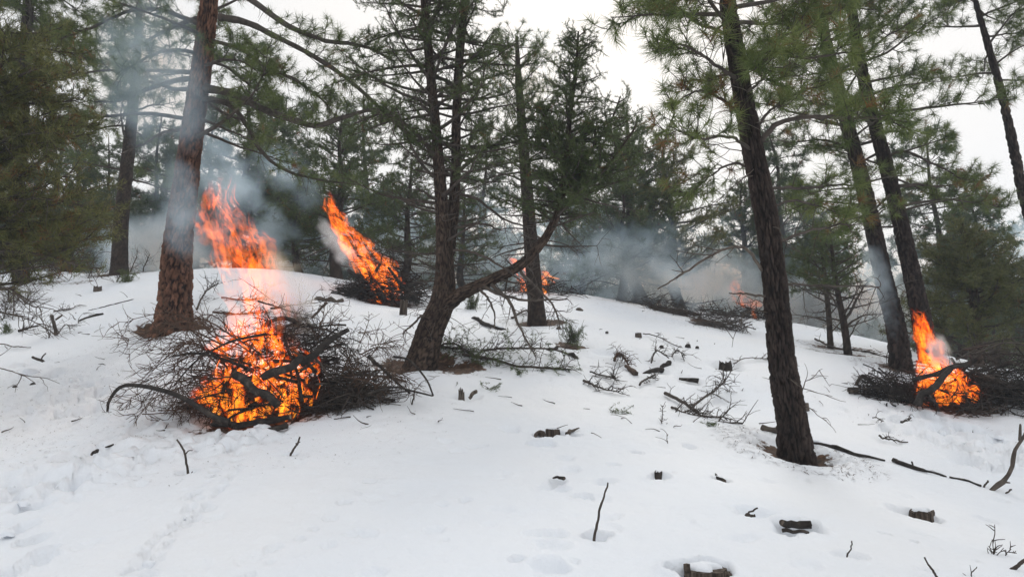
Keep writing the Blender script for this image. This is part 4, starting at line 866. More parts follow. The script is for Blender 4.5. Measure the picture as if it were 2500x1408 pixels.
flame('small yellow flame glowing past the slender straight pine', P(1330, 720, D3), P(1240, 625, D3), [(0, .75), (.3, .5), (.6, .3), (1, .1)], 60, .9, 6.0, 1.0, 13, (.3, .6), (.12, .3), 1.3, .1)
flame('faint ragged flame far off by the scarred leaning pine', P(1850, 780, depth(C4)), P(1785, 670, depth(C4)), [(0, .40), (.3, .3), (.6, .2), (1, .08)], 30, .24, 6.0, .3, 17, (.25, .6), (.1, .22), 1.2, .15)
flame('orange flames climbing the foot of the pair of pines', P(2318, 990, D5-.15), P(2228, 755, D5+.2), [(0, .40), (.2, .38), (.45, .20), (.7, .12), (1, .05)], 85, .55, 9.0, .7, 19, (.3, .65), (.09, .24), 1.3, .1)
flame('low orange flames along the near edge of the wide tangle', P(2350, 990, D5-.2), P(2325, 890, D5-.1), [(0, .30), (.4, .26), (1, .08)], 50, .75, 10.0, .8, 23, (.15, .4), (.07, .18), 1.2, .05)

# ------------------------------------------------------------------ smoke and haze
def smoke(label, c, size, dens, axis=None, sc=1.5, col=(.70, .87, 1.0), seed=0.0, sharp=2.8, step=.9, cut=.53):
    m, n = newmat('smoke'); L = n.links.new; m.cycles.volume_step_rate = step
    tc = N(n, 'ShaderNodeTexCoord')
    g = N(n, 'ShaderNodeVectorMath', operation='DIVIDE'); g.inputs[1].default_value = size; L(tc.outputs['Object'], g.inputs[0])
    off = N(n, 'ShaderNodeVectorMath', operation='ADD'); off.inputs[1].default_value = (seed, -seed, seed*.3); L(tc.outputs['Object'], off.inputs[0])
    d1 = N(n, 'ShaderNodeTexNoise', i_Scale=sc*.6, i_Detail=1.0); L(off.outputs[0], d1.inputs['Vector'])
    ma = N(n, 'ShaderNodeVectorMath', operation='MULTIPLY_ADD'); L(d1.outputs['Color'], ma.inputs[0]); ma.inputs[1].default_value = (.8/sc,)*3; L(off.outputs[0], ma.inputs[2])
    nz = N(n, 'ShaderNodeTexNoise', i_Scale=sc, i_Detail=3.0, i_Roughness=.6); L(ma.outputs[0], nz.inputs['Vector'])
    ln = N(n, 'ShaderNodeVectorMath', operation='LENGTH'); L(g.outputs[0], ln.inputs[0])
    e = N(n, 'ShaderNodeMath', operation='SUBTRACT'); e.inputs[0].default_value = 1.0; L(ln.outputs['Value'], e.inputs[1])
    a = N(n, 'ShaderNodeMath', operation='MULTIPLY_ADD'); L(nz.outputs['Fac'], a.inputs[0]); a.inputs[1].default_value = sharp; a.inputs[2].default_value = -sharp*cut
    b = N(n, 'ShaderNodeMath', operation='ADD'); L(a.outputs[0], b.inputs[0]); L(e.outputs[0], b.inputs[1])
    e2 = N(n, 'ShaderNodeMath', operation='MULTIPLY', use_clamp=True); L(e.outputs[0], e2.inputs[0]); e2.inputs[1].default_value = 3.0
    f = N(n, 'ShaderNodeMath', operation='MULTIPLY', use_clamp=True); L(b.outputs[0], f.inputs[0]); L(e2.outputs[0], f.inputs[1])
    k = N(n, 'ShaderNodeMath', operation='MULTIPLY'); L(f.outputs[0], k.inputs[0]); k.inputs[1].default_value = dens*3.3
    v = N(n, 'ShaderNodeVolumeScatter'); v.inputs['Color'].default_value = (*col, 1); v.inputs['Anisotropy'].default_value = .55; L(k.outputs[0], v.inputs['Density'])
    o = N(n, 'ShaderNodeOutputMaterial'); L(v.outputs[0], o.inputs['Volume'])
    ns, nr = 18, 11; th = np.arange(ns)*2*PI/ns; ph = np.linspace(-PI/2, PI/2, nr+2)[1:-1]
    V = np.stack([np.outer(np.cos(ph), np.cos(th))*size[0], np.outer(np.cos(ph), np.sin(th))*size[1], np.repeat(np.sin(ph)[:, None], ns, 1)*size[2]], -1).reshape(-1, 3)
    V = np.vstack([V, [[0, 0, -size[2]], [0, 0, size[2]]]])*1.02; i = np.arange(nr-1)[:, None]*ns; j = np.arange(ns)[None, :]; kk = (j+1) % ns
    F = np.stack([i+j, i+kk, i+ns+kk, i+ns+j], -1).reshape(-1, 4); jj = np.arange(ns); e_ = nr*ns
    T = np.vstack([np.stack([np.full(ns, e_), (jj+1) % ns, jj], -1), np.stack([np.full(ns, e_+1), (nr-1)*ns+jj, (nr-1)*ns+(jj+1) % ns], -1)])
    ob = mesh_np('smoke', V, [F, T], m); ob.location = [float(q) for q in c]
    if axis is not None: ob.rotation_euler = Vector([float(q) for q in axis]).to_track_quat('Z', 'Y').to_euler()
    return tag(ob, label, 'smoke', 'smoke over the burning slope', 'stuff')
def smoke_line(label, a, b, r, dens, **kw):
    return smoke(label, (a+b)*.5, (r, r, float(np.linalg.norm(b-a))*.5), dens, b-a, **kw)
BLUE = (.62, .82, 1.0)
smoke_line('blue white smoke column drifting past the plated trunk', P(465, 670, 12.4), P(395, 330, 12.4), .55, .42, sc=1.8, seed=3, col=BLUE)
smoke_line('thin smoke climbing through the upper pine boughs', P(440, 430, 12.2), P(300, -80, 12.2), 1.1, .30, sc=1.3, seed=5, col=BLUE)
smoke('low grey smoke bank behind the plated trunk', P(395, 600, 23), (2.8, 1.6, 1.4), .8, sc=.9, seed=8)
smoke('pale smoke spilling beyond the crest under the juniper', P(150, 620, 27), (4.5, 2, 1.4), .28, sc=.6, seed=9)
smoke_line('white smoke puffing beside the slanting crest flame', P(880, 672, D2+.6), P(770, 525, D2+.7), .36, 1.6, sc=3, seed=11, col=(.92, .92, .92))
smoke_line('dark blue smoke between the two sloping flames', P(720, 640, 21), P(620, 480, 21), .8, .5, sc=1.5, seed=13, col=BLUE)
smoke_line('yellowish smoke rising from the top of the nearer pile', P(740, 860, D1+.2), P(660, 590, D1+.4), .42, 1.5, sc=2.6, seed=17, col=(.93, .86, .66))
smoke('billowing blue smoke over the smouldering slash', P(1560, 650, 21.5), (2.8, 1.0, 1.7), .62, sc=1.2, seed=19, col=BLUE)
smoke_line('thin blue wisp leaving the end of the slash drift', P(1722, 772, 19.8), P(1570, 600, 20.5), .42, 1.8, sc=2.0, seed=21, col=BLUE)
smoke('soft smoke spreading behind the scarred leaning pine', P(1740, 680, 25), (3.4, 1.6, 1.5), .6, sc=.9, seed=23)
smoke('thick pale smoke bank behind the young trees', P(2050, 740, 25), (5.5, 1.8, 1.5), .9, sc=.7, seed=25)
smoke_line('smoke thread climbing the thinner trunk of the pair', P(2190, 850, 13.2), P(2110, 560, 13.2), .30, 1.1, sc=2.4, seed=27)
smoke_line('cream smoke curling above the flames at the pair of pines', P(2310, 930, D5+.2), P(2275, 800, D5+.3), .22, 4.5, sc=4, seed=29, col=(.96, .93, .85))  # cream tint puts the firelight on this white smoke into its colour
smoke('hazy smoke beyond the bushy juniper', P(2420, 640, 30), (4.5, 2, 2.4), .3, sc=.5, seed=31, col=BLUE)
smoke('blue smoke about the top of the slender straight pine', P(1290, 190, 17.5), (1.3, 1.0, 1.8), .5, sc=1.1, seed=33, col=BLUE)
smoke('grey blue smoke lying behind the twin stems', P(1010, 610, 26), (5.0, 1.6, 1.4), .40, sc=.6, seed=35, col=BLUE)

smoke('broad blue smoke layer drifting among the trees beyond the crest', np.array([-2., 37., 6.5]), (34., 8., 5.5), .07, sc=.28, seed=41, col=BLUE, sharp=1.8, cut=.45, step=.35)
smoke_line('ragged smoke trailing up behind the flames of the nearer pile', P(640, 640, 15), P(480, 260, 16), .8, .35, sc=1.4, seed=43, col=BLUE)
smoke_line('smoke drifting from the crest flame into the pinyon boughs', P(800, 520, 19), P(600, 330, 20), .7, .3, sc=1.4, seed=45, col=BLUE)
smoke_line('long smoke streak blown from the far small fires', P(1850, 760, 22), P(1420, 560, 24), .9, .35, sc=1.1, seed=47, col=BLUE)
smoke('thin blue smoke sheet hanging along the crest', np.array([0., 27.5, 6.3]), (26., 4., 4.0), .045, sc=.4, seed=51, col=BLUE, sharp=2.0, cut=.47, step=.4)
# haze
m, n = newmat('haze'); v = N(n, 'ShaderNodeVolumePrincipled'); v.inputs['Color'].default_value = (.80, .88, .97, 1); v.inputs['Density'].default_value = .0014
o_ = N(n, 'ShaderNodeOutputMaterial'); n.links.new(v.outputs[0], o_.inputs['Volume'])
z0, z1 = -16.0, 24.0; hv = np.array([[x, y, z] for z in (z0, z1) for (x, y) in ((-340, -340), (340, -340), (340, 340), (-340, 340))], float)
hz = mesh_np('haze', hv, [np.array([[3, 2, 1, 0], [4, 5, 6, 7], [0, 1, 5, 4], [1, 2, 6, 5], [2, 3, 7, 6], [3, 0, 4, 7]])], m, None, None, False)
tag(hz, 'thin blue smoke haze filling the air over the slope', 'haze', None, 'stuff')

# ------------------------------------------------------------------ stumps, logs, sticks, twigs on the snow
def stump(label, px, py, wpx, hpx, seed, mat='wood_grey', tilt=(0, 0), jag=0.0, cap=True, sink=.12, sides=30, name='tree_stump', side=None):
    b = G(px, py); d = depth(b); r = wpx*.5*d/FPX; h = hpx*d/FPX/math.cos(.15); rows = 9; H = h+sink
    root = empty(name, b, label, 'stump'); rs = np.random.default_rng(seed)
    th = np.arange(sides)*2*PI/sides; t = np.linspace(0, 1, rows); TH, T = np.meshgrid(th, t)
    R = r*(1.12-.12*T)*(1+.16*(fbm(np.cos(TH)*1.6+seed, np.sin(TH)*1.6, seed, 2)-.5)*2+.13*(vn(np.cos(TH)*5+seed, np.sin(TH)*5+T*.6, seed+3)-.5)*2+.07*(vn(np.cos(TH)*11+seed, np.sin(TH)*11+T*2.5, seed+6)-.5)*2)
    Z = -sink+T*(H-jag*(h+.05)*vn(np.cos(TH)*3+seed, np.sin(TH)*3, seed+5))
    X = R*np.cos(TH)+tilt[0]*np.maximum(Z, 0); Y = R*np.sin(TH)+tilt[1]*np.maximum(Z, 0)
    V = np.stack([X, Y, Z], -1).reshape(-1, 3); i = np.arange(rows-1)[:, None]*sides; j = np.arange(sides)[None, :]; k = (j+1) % sides
    mesh_np('trunk_side', V, [np.stack([i+j, i+k, i+sides+k, i+sides+j], -1).reshape(-1, 4)], M[mat], root)
    ring = V[-sides:]; c = ring.mean(0)-np.array([0, 0, jag*h*.5]); rings = [ring*(1-f)+c*f+np.array([0, 0, rs.normal(0, .002)]) for f in (0, .3, .65)]
    Vt = np.vstack(rings+[c[None]]); F = np.concatenate([np.stack([q*sides+np.arange(sides), q*sides+(np.arange(sides)+1) % sides, (q+1)*sides+(np.arange(sides)+1) % sides, (q+1)*sides+np.arange(sides)], -1) for q in range(2)])
    Tt = np.stack([2*sides+np.arange(sides), 2*sides+(np.arange(sides)+1) % sides, np.full(sides, 3*sides)], -1)
    mesh_np('cut_face', Vt, [F, Tt], M['wood_grey' if mat != 'char' else 'char'], root, None, False)
    if cap:
        n2 = 20; th2 = np.arange(n2)*2*PI/n2; vs = []
        for f, z in ((.97, .003), (.93, .35), (.75, .8), (.4, 1.0)):
            rr = r*f*.8*(1+.8*(fbm(np.cos(th2)*1.4+seed*3, np.sin(th2)*1.4, seed+9, 2)-.5)*2); vs.append(np.stack([c[0]+rr*np.cos(th2)*.97, c[1]+rr*.97*np.sin(th2), c[2]+jag*h*.3+np.full(n2, z*min(.035, r*.3))+rs.normal(0, .002, n2)], -1))
        Vc = np.vstack(vs+[[[c[0], c[1], c[2]+jag*h*.3+min(.035, r*.3)*1.05]]]); Fc = np.concatenate([np.stack([q*n2+np.arange(n2), q*n2+(np.arange(n2)+1) % n2, (q+1)*n2+(np.arange(n2)+1) % n2, (q+1)*n2+np.arange(n2)], -1) for q in range(3)])
        mesh_np('snow_cap', Vc, [Fc, np.stack([3*n2+np.arange(n2), 3*n2+(np.arange(n2)+1) % n2, np.full(n2, 4*n2)], -1)], M['snow'], root, None, True)
    if side:                                  # a split slab or stub standing against it
        for (ax, ay, l, rr, lean) in side:
            log_mesh('split_stub', np.array([[ax*r, ay*r, -.05], [ax*r+lean*l, ay*r-.01, l]]), rr*r, rr*r*.8, mat, root, None, seed+3, 10, True, 'wood_cut')
    return root
def log(label, pts, w, seed, mat='char', lift=.05, snow=False, cut=True, name='log', air=False, cat='log', cutmat='wood_grey'):
    g = G(*pts[0][:2]); d = depth(g)
    pp = np.array([P(a[0], a[1], d) if air else G(a[0], a[1]) for a in pts]); r0, r1 = w[0]*.5*d/FPX, w[-1]*.5*d/FPX
    if not air: pp[:, 2] += np.linspace(r0, r1, len(pp))*lift
    o = log_mesh(name, pp, r0, r1, mat, None, g, seed, 14, cut, cutmat); tag(o, label, cat)
    if snow:
        q = catmull(pp, 14)[1:-1]; q[:, 2] += np.linspace(r0, r1, 12)*.62; tb = Tubes(); rs = np.random.default_rng(seed)
        tb.add(q+rs.normal(0, .004, q.shape), np.linspace(r0, r1, 12)*.55*rs.uniform(.45, 1.1, 12), 8); tb.build('snow_crust', M['snow'], o, g)
    return o
def stick(label, pts, w, seed, mat='bark_twig', tw=0, lr=(.05, .2), fork=(), cat='stick', name='stick', sides=7, dd=0.0, lean=0.0):
    rs = np.random.default_rng(seed); g = G(*pts[0][:2]); d = depth(g)
    pp = catmull(np.array([g-np.array([0, 0, .12])]+[P(a[0], a[1], d+dd+lean*i) for i, a in enumerate(pts)]), 20); pp[1:] += np.cumsum(rs.normal(0, .0025, pp[1:].shape), 0)
    tb = Tubes(); tb.add(pp, np.linspace(w[0], w[-1], 20)*.5*d/FPX*(1+rs.normal(0, .08, 20)), sides); twiggy(rs, tb, pp, .008, tw, lr)
    for f in fork:
        q = catmull(np.array([P(a[0], a[1], d+dd) for a in f]), 10); tb.add(q, np.linspace(w[0]*.55, w[-1]*.5, 10)*.5*d/FPX, 5)
    return tag(tb.build(name, M[mat], None, g), label, cat)
def fallen(label, pts, w, seed, tw=14, lr=(.1, .4), mat='bark_twig', green=0, up=.12, extra=(), name='fallen_branch', cat='branch'):
    rs = np.random.default_rng(seed); g = G(*pts[0][:2]); d = depth(g); root = empty(name, g, label, cat, 'branches lying on the snow')
    tb = Tubes(); cr = Crown(); allp = []
    for li, line in enumerate([pts]+list(extra)):
        q = catmull(np.array([G(a[0], a[1])+np.array([0, 0, (a[2] if len(a) > 2 else .03)]) for a in line]), 22); q[1:] += np.cumsum(rs.normal(0, .005, q[1:].shape), 0)
        t2 = Tubes(); t2.add(q, np.linspace(w[0], w[-1], 22)*.5*d/FPX*(1 if li == 0 else .7), 6); t2.build('bough', M[mat], root, g)
        m = len(q)
        for _ in range(tw):
            k = int(rs.integers(2, m)); dd = nrm(q[k]-q[k-1]); e = nrm(dd*.8+perp(rs, dd)*.8+np.array([0, 0, rs.uniform(-.1, 1)*up*5])); l = rs.uniform(*lr)
            t = wander(rs, q[k], e, l, 6, .22, -.5); t[:, 2] = np.maximum(t[:, 2], zbase(t[:, 0], t[:, 1])+.008); tb.add(t, np.linspace(.007, .0025, 7)*min(1, w[0]/8+.4), 4); allp.append(t)
            for _2 in range(2):
                k2 = int(rs.integers(1, 6)); e2 = nrm(perp(rs, e)+e*.8); t3 = wander(rs, t[k2], e2, l*.5, 4, .2, -.4); t3[:, 2] = np.maximum(t3[:, 2], zbase(t3[:, 0], t3[:, 1])+.008); tb.add(t3, np.linspace(.004, .002, 5), 3); allp.append(t3)
    o = tb.build('twigs', M[mat], root, g); o['kind'] = 'stuff'
    for _ in range(green):
        t = allp[int(rs.integers(0, len(allp)))]; cr.add(t[-1], nrm(t[-1]-t[-2]+rs.normal(0, .3, 3)), rs.uniform(.8, 1.2), rs.uniform(.1, .6))
    if green: cr.build('piny', M['needle_piny'], root, g, rs, 30, 1.1, 'needles')['kind'] = 'stuff'
    return root

# stumps
stump('grey weathered stump capped with snow, sunk in a round melt hollow', 1722, 1402, 98, 10, 501, side=[(1.02, -.35, .0, .30, .9), (-1.0, -.5, .05, .2, .1)], sink=.42, sides=60, jag=.12)
stump('small cut stump with split grey sides between two dark chips', 1349, 1056, 34, 8, 503, sink=.25, jag=.15)
stump('dark square-edged stump leaning in its hollow', 2250, 1256, 58, 12, 505, mat='wood_grey', tilt=(.25, 0), sink=.3, jag=.3, sides=40)
stump('tall thin grey snag standing before the crest pile', 985, 770, 17, 42, 507, jag=.25, cap=False, sink=.2)
stump('jagged root stump bristling with dry twigs', 1772, 893, 30, 14, 509, mat='char', jag=.8, cap=False, sink=.2)
stump('squat brown stump alone on the open snow below the crest', 237, 712, 17, 15, 511, mat='bark_dead', jag=.35, cap=False, sink=.15)
stump('splintered black stub beside a leaning split of wood', 1127, 968, 15, 24, 513, mat='bark_dead', jag=.9, cap=False, sink=.15)
stump('snow crusted black stub in a deep narrow hole', 1608, 1160, 20, 12, 515, mat='char', jag=.35, cap=True, sink=.2)
stump('small black stub just below the nearer burning pile', 826, 993, 9, 13, 517, mat='char', jag=.4, cap=False, sink=.15)
stump('tiny dark cut stub with a thin twig trailing from it', 1559, 822, 15, 9, 519, mat='bark_dead', cap=True, sink=.1)
stump('dark stub hidden behind the foot of the scarred pine', 1962, 998, 24, 14, 521, mat='bark_dead', cap=True, sink=.1)
stump('cut log end poking out beside the broken pale twigs', 2083, 955, 22, 10, 523, mat='bark_dead', cap=True, sink=.1)
# chips and chunks
log('pointed dark wood chip beside the small cut stump', [(1306, 1066), (1318, 1058), (1326, 1064)], (8, 16), 531, 'wood_grey', name='wood_chip', cat='wood chip')
log('thin curved chip of bark past the small cut stump', [(1380, 1060), (1395, 1054), (1411, 1047)], (12, 3), 532, 'bark_dead', name='wood_chip', cat='wood chip')
log('black wedge of bark standing edgeways in the snow', [(1746, 1158), (1752, 1166), (1770, 1176)], (5, 11), 533, 'char', name='bark_wedge', cat='bark')
log('flat dark scrap in a shallow hole beyond the tall bare stick', [(1350, 1168), (1363, 1166), (1378, 1170)], (5, 9), 534, 'char', name='bark_scrap', cat='bark')
log('barky log lying in an oval melt hollow', [(1908, 1284), (1940, 1283), (1982, 1287)], (20, 18), 535, 'char', .2)
log('black trough of charred wood under the barky log', [(1915, 1298), (1940, 1301), (1975, 1303)], (10, 8), 536, 'char', .1, name='charred_wood', cat='wood')
log('black gnarled chunk with a raised knob', [(1660, 926), (1680, 928), (1706, 932)], (6, 12), 537, 'char', .3, name='wood_chunk', cat='wood')
log('dark log half sunk in a snow slot', [(1572, 912), (1595, 906), (1618, 905)], (9, 14), 538, 'char')
log('short dark log near the curled branches', [(1612, 897), (1625, 892), (1637, 886)], (10, 13), 539, 'char')
log('cut grey log resting on the slope above the nearer burning pile', [(765, 730), (800, 735), (838, 738)], (15, 10), 540, 'bark_dead', .5, cutmat='wood_cut')
log('black log crusted with snow tapering downhill', [(1157, 778), (1190, 793), (1236, 805)], (13, 6), 541, 'char', .4, snow=True)
log('short dark log at the tips of the drooping dead boughs', [(1335, 854), (1348, 852), (1360, 850)], (7, 9), 542, 'char')
log('dark root chunk with a thin twig rising from it', [(1390, 866), (1398, 870), (1407, 874)], (9, 12), 543, 'char')
log('dark thick stick sloping towards the old plated pine', [(192, 785), (215, 777), (252, 769)], (4, 8), 544, 'char', .5)
log('long thin pole half buried below the crest', [(217, 759), (280, 745), (352, 729)], (4, 6), 545, 'char', .4, snow=True)
log('rust brown log end under the curled brush', [(1528, 898), (1540, 906), (1552, 918)], (9, 13), 546, 'twig_red', .4)
log('short black chunk in the trampled snow', [(222, 1108), (232, 1104), (240, 1100)], (6, 9), 547, 'char', name='wood_chunk', cat='wood')
log('black sliver bridging a hole in the trampled snow', [(258, 1094), (266, 1091), (276, 1087)], (4, 6), 548, 'char', name='wood_chunk', cat='wood')
log('dark log butt at the uphill side of the scarred pine', [(1862, 1050), (1885, 1056), (1915, 1064)], (16, 15), 549, 'bark_dead', .9)
log('snow dusted fallen pole running downhill from the scarred pine', [(1975, 1082), (2030, 1093), (2100, 1112), (2160, 1124)], (15, 4), 550, 'char', .6, snow=True)
log('charred fallen pole with one upright stub in the snow', [(2183, 1128), (2240, 1146), (2310, 1164)], (12, 5), 551, 'char', .7, snow=True)
log('thin curved end of pole lying below the trampled snow', [(2318, 1166), (2360, 1175), (2396, 1189)], (5, 5), 552, 'char', .8, cat='pole', name='pole')
log('split pale billet leaning beside the splintered stub', [(1146, 972), (1153, 964), (1164, 952)], (10, 10), 553, 'wood_grey', 1.0, air=True, name='split_billet', cat='wood')
for px, py, s_, lb in ((1680, 846, 12, 'knobbly dark clod, larger of the cluster by the curled stems'), (1702, 849, 8, 'small dark clod beside the knobbly one'), (1615, 848, 9, 'round dark cone-like lump below a thin twig'), (1414, 758, 14, 'flat grey rock on the slope above the little seedling'), (1364, 803, 11, 'low grey stone beside the litter under the slender pine'), (1482, 812, 7, 'small dark stone on open snow'), (36, 948, 12, 'black stub in its own hole among trampled snow'), (80, 940, 12, 'black stub under the lowest juniper twig')):
    b_ = G(px, py); r_ = s_*.5*depth(b_)/FPX; rs = np.random.default_rng(px); th = np.arange(10)*2*PI/10
    V = [np.stack([r_*f*np.cos(th)*(1+rs.normal(0, .15, 10)), r_*f*np.sin(th)*(1+rs.normal(0, .15, 10)), np.full(10, z*r_)+rs.normal(0, .08*r_, 10)], -1) for f, z in ((1.1, -.5), (1.2, .1), (.95, .6), (.45, 1.0))]
    F = np.concatenate([np.stack([q*10+np.arange(10), q*10+(np.arange(10)+1) % 10, (q+1)*10+(np.arange(10)+1) % 10, (q+1)*10+np.arange(10)], -1) for q in range(3)])
    tag(mesh_np('stone' if 'stone' in lb or 'rock' in lb else 'dark_clod', np.vstack(V+[[[0, 0, 1.05*r_]]]), [F, np.stack([30+np.arange(10), 30+(np.arange(10)+1) % 10, np.full(10, 40)], -1)], M['bark_dead' if 'grey' in lb else 'char'], None), lb, 'stone' if 'stone' in lb or 'rock' in lb else 'clod').location = b_.tolist()
# upright sticks
stick('tall bare stick standing in a snow cup on the open slope', [(1452, 1312), (1462, 1265), (1472, 1220), (1485, 1180)], (9, 4), 561)
stick('thin forked stick rising from trampled snow', [(462, 1163), (455, 1125), (449, 1095), (432, 1068)], (7, 4), 562, fork=[[(453, 1108), (460, 1100), (470, 1099)], [(462, 1163), (470, 1150)]])
stick('short bent stick in a snow cup below the nearer burning pile', [(706, 1116), (716, 1095), (722, 1085), (729, 1066)], (7, 4), 563, fork=[[(722, 1083), (733, 1078)]])
stick('short dark stick poking from smooth snow', [(2070, 1362), (2076, 1345), (2085, 1327)], (5, 3), 564)
stick('thin dark stick slanting near the oval hollow', [(1826, 1255), (1838, 1246), (1851, 1238)], (5, 4), 565)
stick('thicker dark stick lying by the slanting one', [(1825, 1260), (1835, 1258), (1846, 1253)], (7, 7), 566)
stick('long grey leaning branch with a thin upright shoot', [(2420, 1197), (2450, 1172), (2468, 1140), (2476, 1100), (2500, 1060), (2520, 1030)], (15, 6), 567, 'bark_dead', fork=[[(2490, 1075), (2491, 1040), (2491, 1034)], [(2445, 1175), (2466, 1178)]])
stick('short spike beside the foot of the long grey branch', [(2402, 1190), (2410, 1180), (2419, 1171)], (5, 4), 568)
stick('low spike just past the foot of the long grey branch', [(2452, 1206), (2458, 1200), (2464, 1195)], (4, 4), 569)
stick('black stick rising by the photo edge weeds', [(2290, 1425), (2275, 1395), (2254, 1362)], (8, 4), 570)
stick('little forked twig in the lower snow', [(2367, 1412), (2375, 1395), (2388, 1380)], (4, 2), 571, fork=[[(2372, 1400), (2368, 1378)], [(2367, 1410), (2350, 1398)]])
stick('heavy black stick butt on smooth snow beyond the weeds', [(2470, 1400), (2485, 1385), (2510, 1368)], (9, 9), 572)
stick('leafless weed sprig standing in smooth snow', [(2425, 1360), (2423, 1345), (2417, 1318)], (3, 2), 573, tw=14, lr=(.04, .12), cat='weed', name='dry_weed')
stick('tiny leafless weed near the weed sprig', [(2453, 1365), (2456, 1350), (2462, 1340)], (3, 2), 574, tw=6, lr=(.03, .07), cat='weed', name='dry_weed')
stick('pale dry flower stalk on the open slope', [(1615, 1038), (1615, 1015), (1614, 988)], (2.5, 1.5), 575, 'bark_dead', tw=14, lr=(.05, .14), cat='weed', name='dry_weed')
stick('single thin straw in the snow', [(1630, 1082), (1629, 1072), (1631, 1064)], (2, 1.5), 576, cat='weed', name='dry_weed', tw=2)
stick('cut post-like sapling stub with a tuft of dead twigs', [(137, 818), (134, 795), (127, 768)], (9, 8), 577, 'bark_dead', tw=0, fork=[[(136, 780), (148, 772), (152, 768)]])
stick('curled dead twig cluster beside the sapling stub', [(122, 824), (118, 805), (95, 770)], (3, 2), 578, 'bark_dead', tw=26, lr=(.15, .5), cat='shrub', name='dead_shrub')
stick('drooping dead twigs on the far side of the sapling stub', [(140, 818), (160, 790), (172, 800)], (3, 2), 579, 'bark_dead', tw=22, lr=(.12, .35), cat='shrub', name='dead_shrub')
stick('angled black stick with a short side prong in the snow', [(107, 883), (95, 876), (80, 869)], (7, 6), 580, fork=[[(100, 879), (104, 870), (112, 862)]])
stick('bent twig rising beside the pile tip', [(1005, 985), (1008, 970), (1012, 950)], (5, 3), 581, tw=3, lr=(.08, .2))
stick('upright stub on the charred fallen pole', [(2233, 1144), (2231, 1135), (2226, 1125)], (4, 4), 582)
for q, (px, py, n_) in enumerate([(20, 740, 30), (60, 745, 26), (5, 780, 24), (60, 690, 20), (140, 682, 16), (215, 680, 14), (285, 690, 14), (320, 660, 12), (350, 655, 10), (640, 740, 8)]):
    stick(['tangled bare bush under the juniper boughs', 'bare bush with rising wands beside the juniper', 'low bare bush by the lowest juniper bough', 'grey bare shrub on the crest snow', 'small dry shrub by the crest litter', 'dry bush sprawling on the crest edge', 'sparse twiggy shrub below the crest pine', 'low shrub at the foot of the smoke veiled pine', 'small dark shrub beside the smoke veiled pine', 'thin dead brush behind the rising flames'][q],
          [(px, py), (px+6, py-14), (px+14, py-34)], (3.5, 2), 600+q, 'bark_dead' if q % 2 else 'bark_twig', tw=n_*2, lr=(.15, .65), cat='shrub', name='bare_shrub', sides=4)
# branches lying on the snow
fallen('large bare branch sprawled below the brown root stump', [(1624, 966), (1660, 985), (1700, 1010), (1740, 1030), (1815, 1040)], (9, 4), 701, 30, (.12, .45), extra=[[(1690, 1000), (1740, 975, .12), (1770, 960, .2)], [(1640, 1000), (1690, 1020), (1770, 1028)]])
fallen('flattened dark branch downhill of the green slash', [(1425, 935), (1460, 950), (1510, 962)], (7, 3), 703, 20, (.1, .35), extra=[[(1440, 912), (1490, 925), (1500, 930)]])
fallen('dark slash with green sprays lying below the gnarled pinyon', [(1130, 870), (1200, 885), (1290, 900), (1400, 905)], (9, 5), 705, 34, (.12, .5), green=120, extra=[[(1180, 860), (1240, 865, .12), (1330, 875, .15), (1390, 880, .1)], [(1080, 850), (1130, 862), (1180, 880)]])
fallen('branch tangle close against the foot of the gnarled pinyon', [(1060, 858), (1100, 852, .1), (1150, 868)], (7, 4), 707, 26, (.1, .4), green=50)
fallen('matted brown brush clump sticking out of the snow', [(1500, 885), (1515, 880, .12), (1540, 895, .06)], (8, 4), 709, 40, (.1, .3), mat='twig_red')
fallen('curled dark stems in the snow below the clods', [(1590, 890), (1605, 878, .12), (1630, 885, .05)], (5, 3), 711, 14, (.08, .3), extra=[[(1640, 875), (1655, 868, .1), (1670, 885)]])
fallen('short forked branch with dark needles by the trampled line', [(1562, 945), (1580, 935, .06), (1600, 925, .1)], (6, 3), 713, 14, (.08, .3))
fallen('thin twig trailing downhill from the tiny cut stub', [(1570, 818), (1600, 825, .05), (1660, 850)], (3, 2), 715, 6, (.1, .3))
fallen('bare dead twigs fanned beside the jagged root stump', [(1790, 892), (1820, 880), (1875, 880)], (3, 2), 717, 14, (.1, .35), mat='bark_dead')
fallen('dark broken limbs before the tangle by the pair of pines', [(2085, 955), (2110, 940, .15), (2150, 965)], (9, 5), 719, 16, (.1, .3))
fallen('branch lying downhill of the wide burning tangle', [(2290, 985), (2350, 1000), (2420, 1018)], (6, 3), 721, 26, (.1, .4))
fallen('small curved twig in the trampled hollow', [(2147, 1070), (2175, 1079), (2212, 1084)], (5, 3), 723, 5, (.05, .15))
fallen('tiny forked twig on clean snow by the tangle', [(2200, 1035), (2210, 1030), (2222, 1024)], (6, 3), 725, 5, (.05, .12))
fallen('broken little twig uphill of the curved one', [(2130, 1025), (2145, 1030), (2152, 1036)], (3, 2), 727, 4, (.05, .15))
fallen('scattered dark litter branch under the young trees', [(2110, 860), (2160, 872), (2230, 888)], (5, 3), 729, 12, (.1, .4))
fallen('long thin branch on the litter beside the young trees', [(1990, 830), (2040, 850), (2120, 862)], (5, 3), 731, 14, (.1, .4))
fallen('dead boughs piled at the foot of the slender straight pine', [(1250, 780), (1290, 765, .1), (1340, 790)], (6, 3), 733, 20, (.15, .5), mat='bark_dead')
fallen('dark twigs in front of the crest pile', [(845, 720), (870, 705, .1), (900, 715)], (5, 3), 735, 24, (.15, .5))
fallen('brown sticks scattered on snow behind the tall flames', [(520, 765), (570, 770), (640, 765)], (6, 3), 737, 26, (.15, .5), mat='twig_red', extra=[[(540, 730), (600, 735), (650, 728)]])
